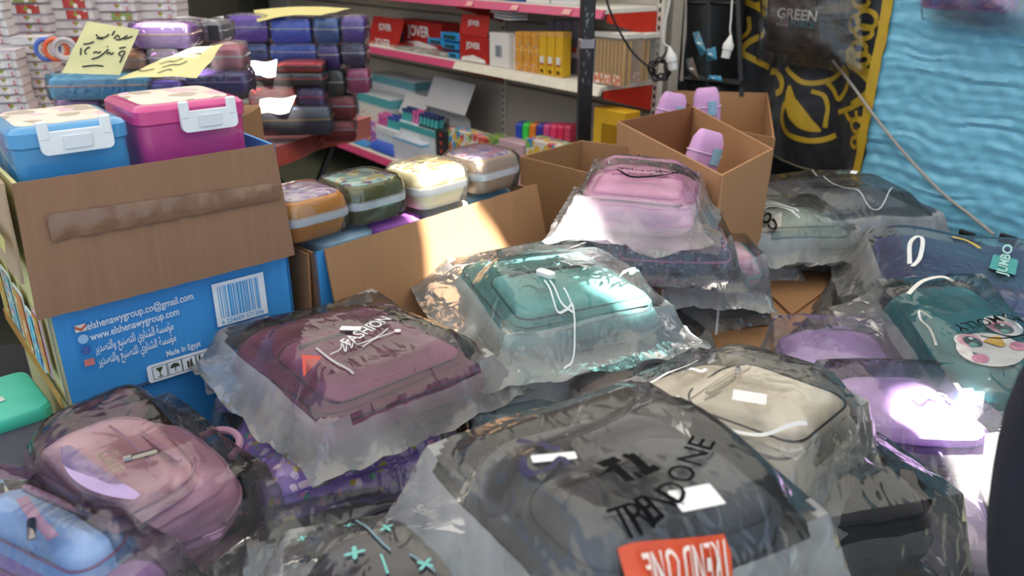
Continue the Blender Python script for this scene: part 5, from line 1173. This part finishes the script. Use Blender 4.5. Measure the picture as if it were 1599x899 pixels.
# left hand pile
YL = 1.98
zc_ = at_y(230, 186, YL+.06).z-.004
cc = thing('carton', 'closed brown carton under the left pile of pencil cases', 'carton', TRS((-.965, 2.10, 0)))
MB().add(*cbox(.52, .34, zc_, .004)).build('carton_body', CARD, cc); MB().add(*cbox(.522, .05, .001, .0002, (0, 0, zc_))).build('tape', tapem, cc)
WC('pink pencil case at the bottom of the left pile', 90, 160, 184, 152, YL+.06, 'c080b4', .1)
WC('rose pencil case at the bottom of the left pile, middle', 162, 232, 180, 150, YL+.06, '98508c', .1)
WC('glossy violet pencil case in crumpled film in the left pile', 214, 286, 164, 128, YL+.02, '5040a0', .0)
WC('light blue long pencil case under the yellow sign', 80, 234, 156, 116, YL, '66b0d8', .12, .10, 'd8b8b0')
WC('dark purple long pencil case at the right of the left pile', 240, 388, 150, 112, YL+.06, '46306c', .12, .10, '8a7aa0')
WC('clear pink bundle with red bands at the right of the left pile', 330, 382, 112, 70, YL+.10, 'c05a6c', .1, ff=film(.16, .06, .9, bs=40))
WC('peach pencil case behind the yellow signs', 190, 230, 112, 78, YL+.05, 'cc9478', .1)
WC('plum pencil case behind the second yellow sign', 232, 282, 108, 76, YL+.05, '8a5090', .1)
WC('long lilac pencil case on top of the left pile', 206, 298, 76, 36, YL+.05, 'b884d8', .08, .12, 'd8b8a8')
t, w_, h = WC('clear zip case with dark pencils beside the lilac case', 300, 350, 66, 34, YL+.2, '8a8a94', .0)
MB().add(*cbox(w_*.35, .004, h*.8, .001, (w_*.25, -.008, h*.1))).build('pencils_panel', mat('2c2c34', .5), t)
# paper signs
def sign(label, px, Ys, strokes, col='ddd6a0', curl=0.0, wd=.0032):
    """a sheet of yellow paper through four photo corners (top-left, top-right, bottom-right, bottom-left)"""
    P = [at_y(x, y, Y) for (x, y), Y in zip(px, Ys)]; c = sum(P, Vector())/4
    nn = (P[1]-P[0]).cross(P[3]-P[0]).normalized()
    if nn.dot(C0-c) < 0: nn = -nn
    def S(u, v): return P[0].lerp(P[1], u).lerp(P[3].lerp(P[2], u), v)-c+nn*(curl*math.sin(u*math.pi)+.004*nz(u*3, v*3, px[0][0]))
    t = thing('paper_sign', label, 'paper sign', Matrix.Translation(c), 'yellow price signs')
    MB().add(*sheet(14, 12, lambda u, v: tuple(S(u, v)))).build('paper', paper(col), t)
    for st in strokes:
        pts = [S(u, v)+nn*.002 for u, v in st]; sp = smooth_path(pts, 4) if len(pts) > 2 else pts
        ax = (P[1]-P[0]).normalized(); ay = (P[3]-P[0]).normalized(); vv = []; ff = []
        for i, p in enumerate(sp):
            d = (sp[min(i+1, len(sp)-1)]-sp[max(0, i-1)]); s_ = nn.cross(d).normalized()*wd*.5; vv += [tuple(p+s_), tuple(p-s_)]
            if i: ff.append((2*i-2, 2*i-1, 2*i+1, 2*i))
        MB().add(vv, ff).build('marker_stroke', mat('2a2826', .6), t)
words = [[(.28, .22), (.36, .27), (.46, .25), (.50, .18)], [(.56, .20), (.57, .10)], [(.62, .26), (.66, .18), (.72, .24)], [(.66, .27), (.74, .26), (.80, .20), (.84, .16)], [(.80, .24), (.88, .20), (.93, .16)], [(.32, .29), (.44, .29)]]
words += [[(.14, .43), (.24, .40), (.30, .36)], [(.13, .50), (.18, .64)], [(.28, .62), (.22, .56), (.24, .49), (.28, .48)]]
words += [[(.38, .58), (.42, .55), (.46, .57), (.50, .54)], [(.40, .70), (.50, .65), (.58, .55), (.62, .48)], [(.58, .42), (.58, .44)], [(.62, .58), (.66, .54), (.70, .58), (.74, .54)]]
words += [[(.80, .44), (.90, .40)], [(.90, .60), (.84, .56), (.86, .50), (.92, .50), (.92, .60), (.92, .74)]]
words += [[(.30, .86), (.44, .83), (.52, .82), (.66, .83)]]
sign('yellow paper sign with black handwriting and the figures 9 and 12', [(136, 33), (218, 46), (187, 117), (96, 114)], [1.93, 1.93, 1.90, 1.90], words)
sw = [[(.30, .50), (.40, .44), (.50, .48), (.58, .38)], [(.42, .66), (.52, .60), (.64, .62), (.70, .52)], [(.12, .70), (.22, .76), (.34, .70)], [(.46, .86), (.54, .76), (.62, .80)], [(.62, .30), (.70, .26), (.80, .30)]]
sign('yellow paper sign folded and leaning in the sun on the pencil cases', [(252, 92), (350, 68), (307, 122), (182, 124)], [1.98, 1.99, 1.90, 1.90], sw, 'ddd49a', .006)
sign('yellow paper sign lying on the bright blue pencil cases', [(396, 16), (548, 13), (500, 24), (402, 34)], [3.05, 3.05, 2.94, 2.93], [], 'cdc383', .01)
sign('small cream paper lying by the blue storage box', [(132, 180), (196, 176), (206, 186), (132, 192)], [1.60, 1.62, 1.50, 1.50], [[(.3, .3), (.32, .8)], [(.42, .8), (.40, .4), (.48, .3)]], 'd8d0a4')
def tagpaper(label, px, Ys): 
    P = [at_y(x, y, Y) for (x, y), Y in zip(px, Ys)]; c = sum(P, Vector())/4
    def S(u, v): return tuple(P[0].lerp(P[1], u).lerp(P[3].lerp(P[2], u), v)-c+Vector((0, -.006*math.sin(u*5+v*3), .004*math.sin(u*7))))
    o = MB().add(*sheet(10, 8, S)).build('paper_tag', paper('e6e4e2'), None, Matrix.Translation(c)); tag(o, label, 'paper', 'white papers on the pencil cases')
tagpaper('white crumpled paper over the black pencil case', [(384, 97), (432, 94), (431, 120), (392, 118)], [2.82]*4)
tagpaper('white crumpled paper over the bright red pencil case', [(406, 156), (462, 150), (452, 176), (406, 178)], [2.81]*4)
tagpaper('white paper corner beside the purple pencil cases', [(274, 27), (348, 26), (352, 36), (290, 36)], [2.9]*4)
# notebooks
def make_book(w_, d_, h, cover, spine):
    t = bpy.data.objects.new('notebook', None); COL.objects.link(t)
    MB().add(*cbox(w_*.985, d_*.97, h*.8, .0008, (0, d_/2, h*.1))).build('pages', mat('d2cfd0', .8, .06, 60), t)
    MB().add(*cbox(w_, d_, h*.10, .0006, (0, d_/2, 0))).build('cover', mat(cover, .45, .05), t)
    MB().add(*cbox(w_, d_, h*.10, .0006, (0, d_/2, h*.9))).build('cover', mat(cover, .45, .05), t)
    MB().add(*cbox(w_*.5, .002, h*.8, .0004, (w_*.12, -.0012, h*.1))).build('spine_print', printed(spine, ['e0dcd8', 'b84a44', '8a9a3a', '3a3a50'], 40, .42), t)
    return t
def copy_tree(o):
    c = o.copy(); COL.objects.link(c)
    for ch in o.children:
        k = ch.copy(); COL.objects.link(k); k.parent = c
    return c
protos = [make_book(.17, .12, .030, 'b8b0b8', 'c8c0c8'), make_book(.17, .12, .038, 'a8a0a8', 'b03a38'), make_book(.17, .12, .026, 'c0bcc0', 'd0ccd0'), make_book(.17, .12, .034, '9a949c', '8a9a58')]
usedp = set()
def book(kind, M, label, grp):
    if kind in usedp: o = copy_tree(protos[kind])
    else: o = protos[kind]; usedp.add(kind)
    o.matrix_world = M; tag(o, label, 'notebook', grp)
YB = 3.12
hts = [.030, .038, .026, .034]
ORD = 'lowest second third fourth fifth sixth seventh eighth ninth tenth eleventh twelfth thirteenth fourteenth fifteenth sixteenth seventeenth eighteenth nineteenth twentieth'.split()
LOOK = ['grey notebook', 'red spined notebook', 'pale notebook', 'green spined notebook']
cols_ = [(30, 102, 'first'), (104, 172, 'second'), (174, 238, 'third'), (240, 300, 'fourth')]
for ci, (x0, x1, nm) in enumerate(cols_):
    p0 = at_y((x0+x1)/2, 158, YB+.05*ci); wd_ = (at_y(x1, 60, YB+.05*ci).x-at_y(x0, 60, YB+.05*ci).x); z = BTZ+.002; k = 0
    while z < 1.20:
        kd_ = R.choice([0, 0, 1, 2, 3]); M = TRS((p0.x+R.uniform(-.004, .004), p0.y+R.uniform(-.004, .006), z), R.uniform(-.03, .03)) @ Matrix.Diagonal((wd_/.17*.98, 1, 1, 1))
        book(kd_, M, '%s, %s from below in the %s stack behind the cases' % (LOOK[kd_], ORD[k], nm), 'notebooks in the %s stack' % nm); z += hts[kd_]+.0015; k += 1
# nearer pile of white notebooks at the left edge
for ci, (x0, x1, zt, yy) in enumerate(((-40, 22, 1.22, 2.86), (24, 78, 1.02, 2.80), (-36, 26, .98, 2.66))):
    p0 = at_y((x0+x1)/2, 100, yy); wd_ = (at_y(x1, 100, yy).x-at_y(x0, 100, yy).x); z = BTZ+.002; k = 0
    nm = ('rear', 'right', 'front')[ci]
    while z < zt:
        kd_ = R.choice([2, 2, 0, 2]); M = TRS((p0.x+R.uniform(-.003, .003), p0.y+R.uniform(-.006, .006), z), .25+R.uniform(-.04, .04)) @ Matrix.Diagonal((wd_/.17*.97, .8, 1, 1))
        book(kd_, M, '%s, %s from below in the %s pile at the left edge' % (LOOK[kd_].replace('pale', 'white'), ORD[k], nm), 'white notebooks in the %s pile' % nm); z += hts[kd_]+.0015; k += 1
for k, (c, nm) in enumerate((('4a6ac0', 'blue'), ('d8603a', 'orange'), ('b8b0b8', 'grey'))):
    p = at_y(75+k*14, 84, 2.72); t = thing('tape_roll', '%s tape roll standing in film left of the yellow sign' % nm, 'tape roll', TRS((p.x, p.y, p.z-.02), .4), 'tape rolls in film')
    q = [(.032*math.cos(2*math.pi*i/18), 0, .034+.032*math.sin(2*math.pi*i/18)) for i in range(18)]
    MB().add(*tube(q, .008, 8, True)).build('tape', plastic(c, .25), t); MB().add(*tube([(x*.74, y, .034+(z-.034)*.74) for x, y, z in q], .004, 6, True)).build('core', mat('d8d0c8', .7), t)
# ================================================================ backpacks hung on the curtains
def hung(label, px, col, trim, off, fpx, fm, seed, body_m=None):
    """backpack hanging against the curtain: body corners and film corners given in the photo (left-bottom, right-bottom, right-top, left-top)"""
    def loc(p): a, z = CP.hit(p[0], p[1], off); return Vector((a, z))
    A, B, C_, D = [loc(p) for p in px]; c = (A+B+C_+D)/4; w_ = ((B-A).length+(C_-D).length)/2; h = ((D-A).length+(C_-B).length)/2
    M = frame(CP.pt(c.x, c.y, off), CP.d, UPV)
    t = thing('backpack', label, 'backpack', M, 'backpacks hung on the curtains')
    v, f = slab(rr(h, w_, .03, .08, n=6), [(.02, -.05), (.004, -.035), (0, -.01), (.006, .005), (.02, .018), (.035, .022)], .008)
    v = [(-y+.004*nz(x*9, y*9, seed), x+.004*nz(x*9, y*9, seed+3), z) for x, y, z in v]
    MB().add(v, f).build('body', body_m or fabric(col), t)
    MB().add(*tube([(-y, x, .008) for x, y in rr(h-.01, w_-.01, .03, .08, n=6)], .004, 6, True)).build('piping', mat(trim, .5), t)
    v, f = slab(rr(h*.5, w_*.74, .02, .03, n=5), [(0, .015), (.003, .034), (.014, .042)], .004)
    MB().add([(-y, x-h*.18, z) for x, y, z in v], f).build('front_pocket', body_m or fabric(col), t)
    F = [loc(p)-c for p in fpx]
    def S(u, v):
        p = F[0].lerp(F[1], u).lerp(F[3].lerp(F[2], u), v); e = min(u, 1-u, v*1.5, 1)*4; e = min(1, e)
        z = -.03+.088*e**.6+.012*nz(p.x*14, p.y*14, seed)+.006*abs(nz(p.x*30, p.y*24, seed+2))
        return (p.x+.01*nz(p.y*16, u*5, seed), p.y+.012*nz(p.x*18, v*4, seed), z)
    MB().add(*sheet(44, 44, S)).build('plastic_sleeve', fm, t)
    hp = [(-.03, h/2-.01, 0), (-.02, h/2+.04, .005), (.02, h/2+.04, .005), (.03, h/2-.01, 0)]
    MB().add(*tube(smooth_path(hp, 5), .007, 6)).build('top_handle', mat(trim, .6), t)
    return t, w_, h, c, loc
t, w_, h, c, loc = hung('black backpack with green force lettering hung in film on the black curtain', [(1204, 82), (1306, 90), (1306, -190), (1212, -190)], '2a2628', '191a1c', .10, [(1178, 96), (1334, 116), (1346, -200), (1190, -200)], film(.06, .08, .8), 81)
def htxt(s, p, q, h_, m, zz=.052):
    a = loc(p)-c; b = loc(q)-c; v, f = text_vf(s, 1, .02); tw_ = max(x[0] for x in v)-min(x[0] for x in v); k = (b-a).length/tw_
    r_ = math.atan2(b.y-a.y, b.x-a.x); mm = (a+b)/2
    MB().add([(x*k, y*h_, zz) for x, y, z in v], f, Matrix.Translation((mm.x, mm.y, 0)) @ Matrix.Rotation(r_, 4, 'Z')).build('lettering', m, t, smooth=False)
MB().add(*rrect(w_*.62, h*.20, .004), Matrix.Translation((0, -h*.22, .047))).build('brown_panel', mat('4a3634', .7), t, smooth=False)
htxt('GREEN', (1230, 20), (1292, 26), .052, paper('d8d4d2')); htxt('FORCE', (1250, 36), (1288, 39), .034, mat('2f8a9a', .5)); htxt('STYLE', (1234, 32), (1247, 33), .016, paper('c8c0c0')); htxt('BE DESIRED', (1228, 37), (1247, 39), .014, paper('c8c0c0'))
hung('purple glossy backpack hung in film on the blue curtain, cut off at the top', [(1462, 12), (1600, 20), (1610, -230), (1455, -230)], '8a5ab8', 'a890d8', .10, [(1430, 34), (1640, 66), (1650, -240), (1426, -240)], film(.18, .12, .8), 82, printed('8458b4', ['c07ac8', '6a7ad0', 'd88ab8'], 30, .5, .35))
# ================================================================ person at the right edge
def person():
    t = thing('person', 'person in a dark navy robe standing at the right edge', 'person', TRS((.808, .60, 0)))
    prof = [(.02, .23, .20), (.10, .225, .195), (.40, .215, .19), (.62, .215, .185), (.72, .205, .175), (.82, .185, .155), (.95, .165, .135), (1.10, .185, .13), (1.25, .205, .13), (1.36, .20, .12), (1.41, .15, .10), (1.45, .075, .075), (1.50, .06, .065), (1.54, .075, .085), (1.60, .085, .10), (1.66, .085, .10), (1.71, .07, .085), (1.74, .035, .045)]
    n = 28; v = []; f = []
    for z, rx, ry in prof:
        for k in range(n):
            a = 2*math.pi*k/n; w_ = 1+(.05*math.sin(a*7+z*3)*max(0, 1-z/1.0))
            v.append((rx*w_*math.cos(a)+.02*z, ry*w_*math.sin(a), z))
    for r_ in range(len(prof)-1):
        for k in range(n): f.append((r_*n+k, r_*n+(k+1) % n, (r_+1)*n+(k+1) % n, (r_+1)*n+k))
    f.append(tuple(range(n-1, -1, -1))); f.append(tuple(range((len(prof)-1)*n, len(prof)*n)))
    b = MB().add(v, f)
    # sleeves and hands folded at the front
    b.add(*tube(smooth_path([(-.12, 0, 1.37), (-.18, 0, 1.24), (-.245, .01, 1.08), (-.285, .02, .93), (-.255, .05, .78), (-.205, .09, .66)], 5), lambda u: .058+.010*u, 12))
    b.add(*tube(smooth_path([(.16, 0, 1.37), (.20, .02, 1.18), (.18, .06, 1.02), (.11, .14, .98), (.06, .17, .985)], 5), lambda u: .056-.018*u, 12))
    b.build('robe', mat('16182c', .85, .2, 10, .3, 120), t)
    skin = mat('a87a5c', .55, .05)
    v, f = slab([(x, y) for x, y in rr(.11, .13, .05, n=5)], [(.02, 0), (.005, .02), (0, .06), (.004, .10), (.02, .13)], .01)
    hd = MB().add([(x*.6+.035, y*.9+.075, z+1.555) for x, y, z in v], f).build('face', skin, t)
    for sx in (-1, 1): MB().add(*tube([(.035+sx*.02-.008, .137, 1.63), (.035+sx*.02+.008, .137, 1.63)], .004, 6)).build('eye', mat('201814', .3), hd)
    MB().add(*tube([(.035, .134, 1.635), (.035, .150, 1.60)], lambda u: .005+.005*u, 6)).build('nose', skin, hd); MB().add(*tube([(.018, .137, 1.578), (.052, .137, 1.578)], .004, 6)).build('mouth', mat('8a4a44', .5), hd)
    hm = MB().add(*cbox(.030, .070, .080, .011, (0, 0, -.085)))
    for k in range(4): hm.add(*tube(smooth_path([(0, -.026+.0175*k, -.08), (.004, -.027+.018*k, -.11), (.016, -.026+.018*k, -.11-(.026, .034, .030, .020)[k])], 3), .0084, 7))
    hm.add(*tube(smooth_path([(0, .030, -.03), (.006, .046, -.055), (.014, .046, -.082)], 3), .0092, 7))
    me = hm.mesh('hand', skin)
    inst('hand', me, t, TRS((-.200, .095, .665), .3)); inst('hand', me, t, TRS((.05, .175, .985), 1.57, 1.3))
    for sx in (-1, 1): MB().add(*slab([(x+sx*.09, y+.06) for x, y in rr(.085, .24, .04, n=4)], [(.004, 0), (0, .01), (.004, .05), (.02, .065)])).build('shoe', mat('16161a', .5), t)
person()
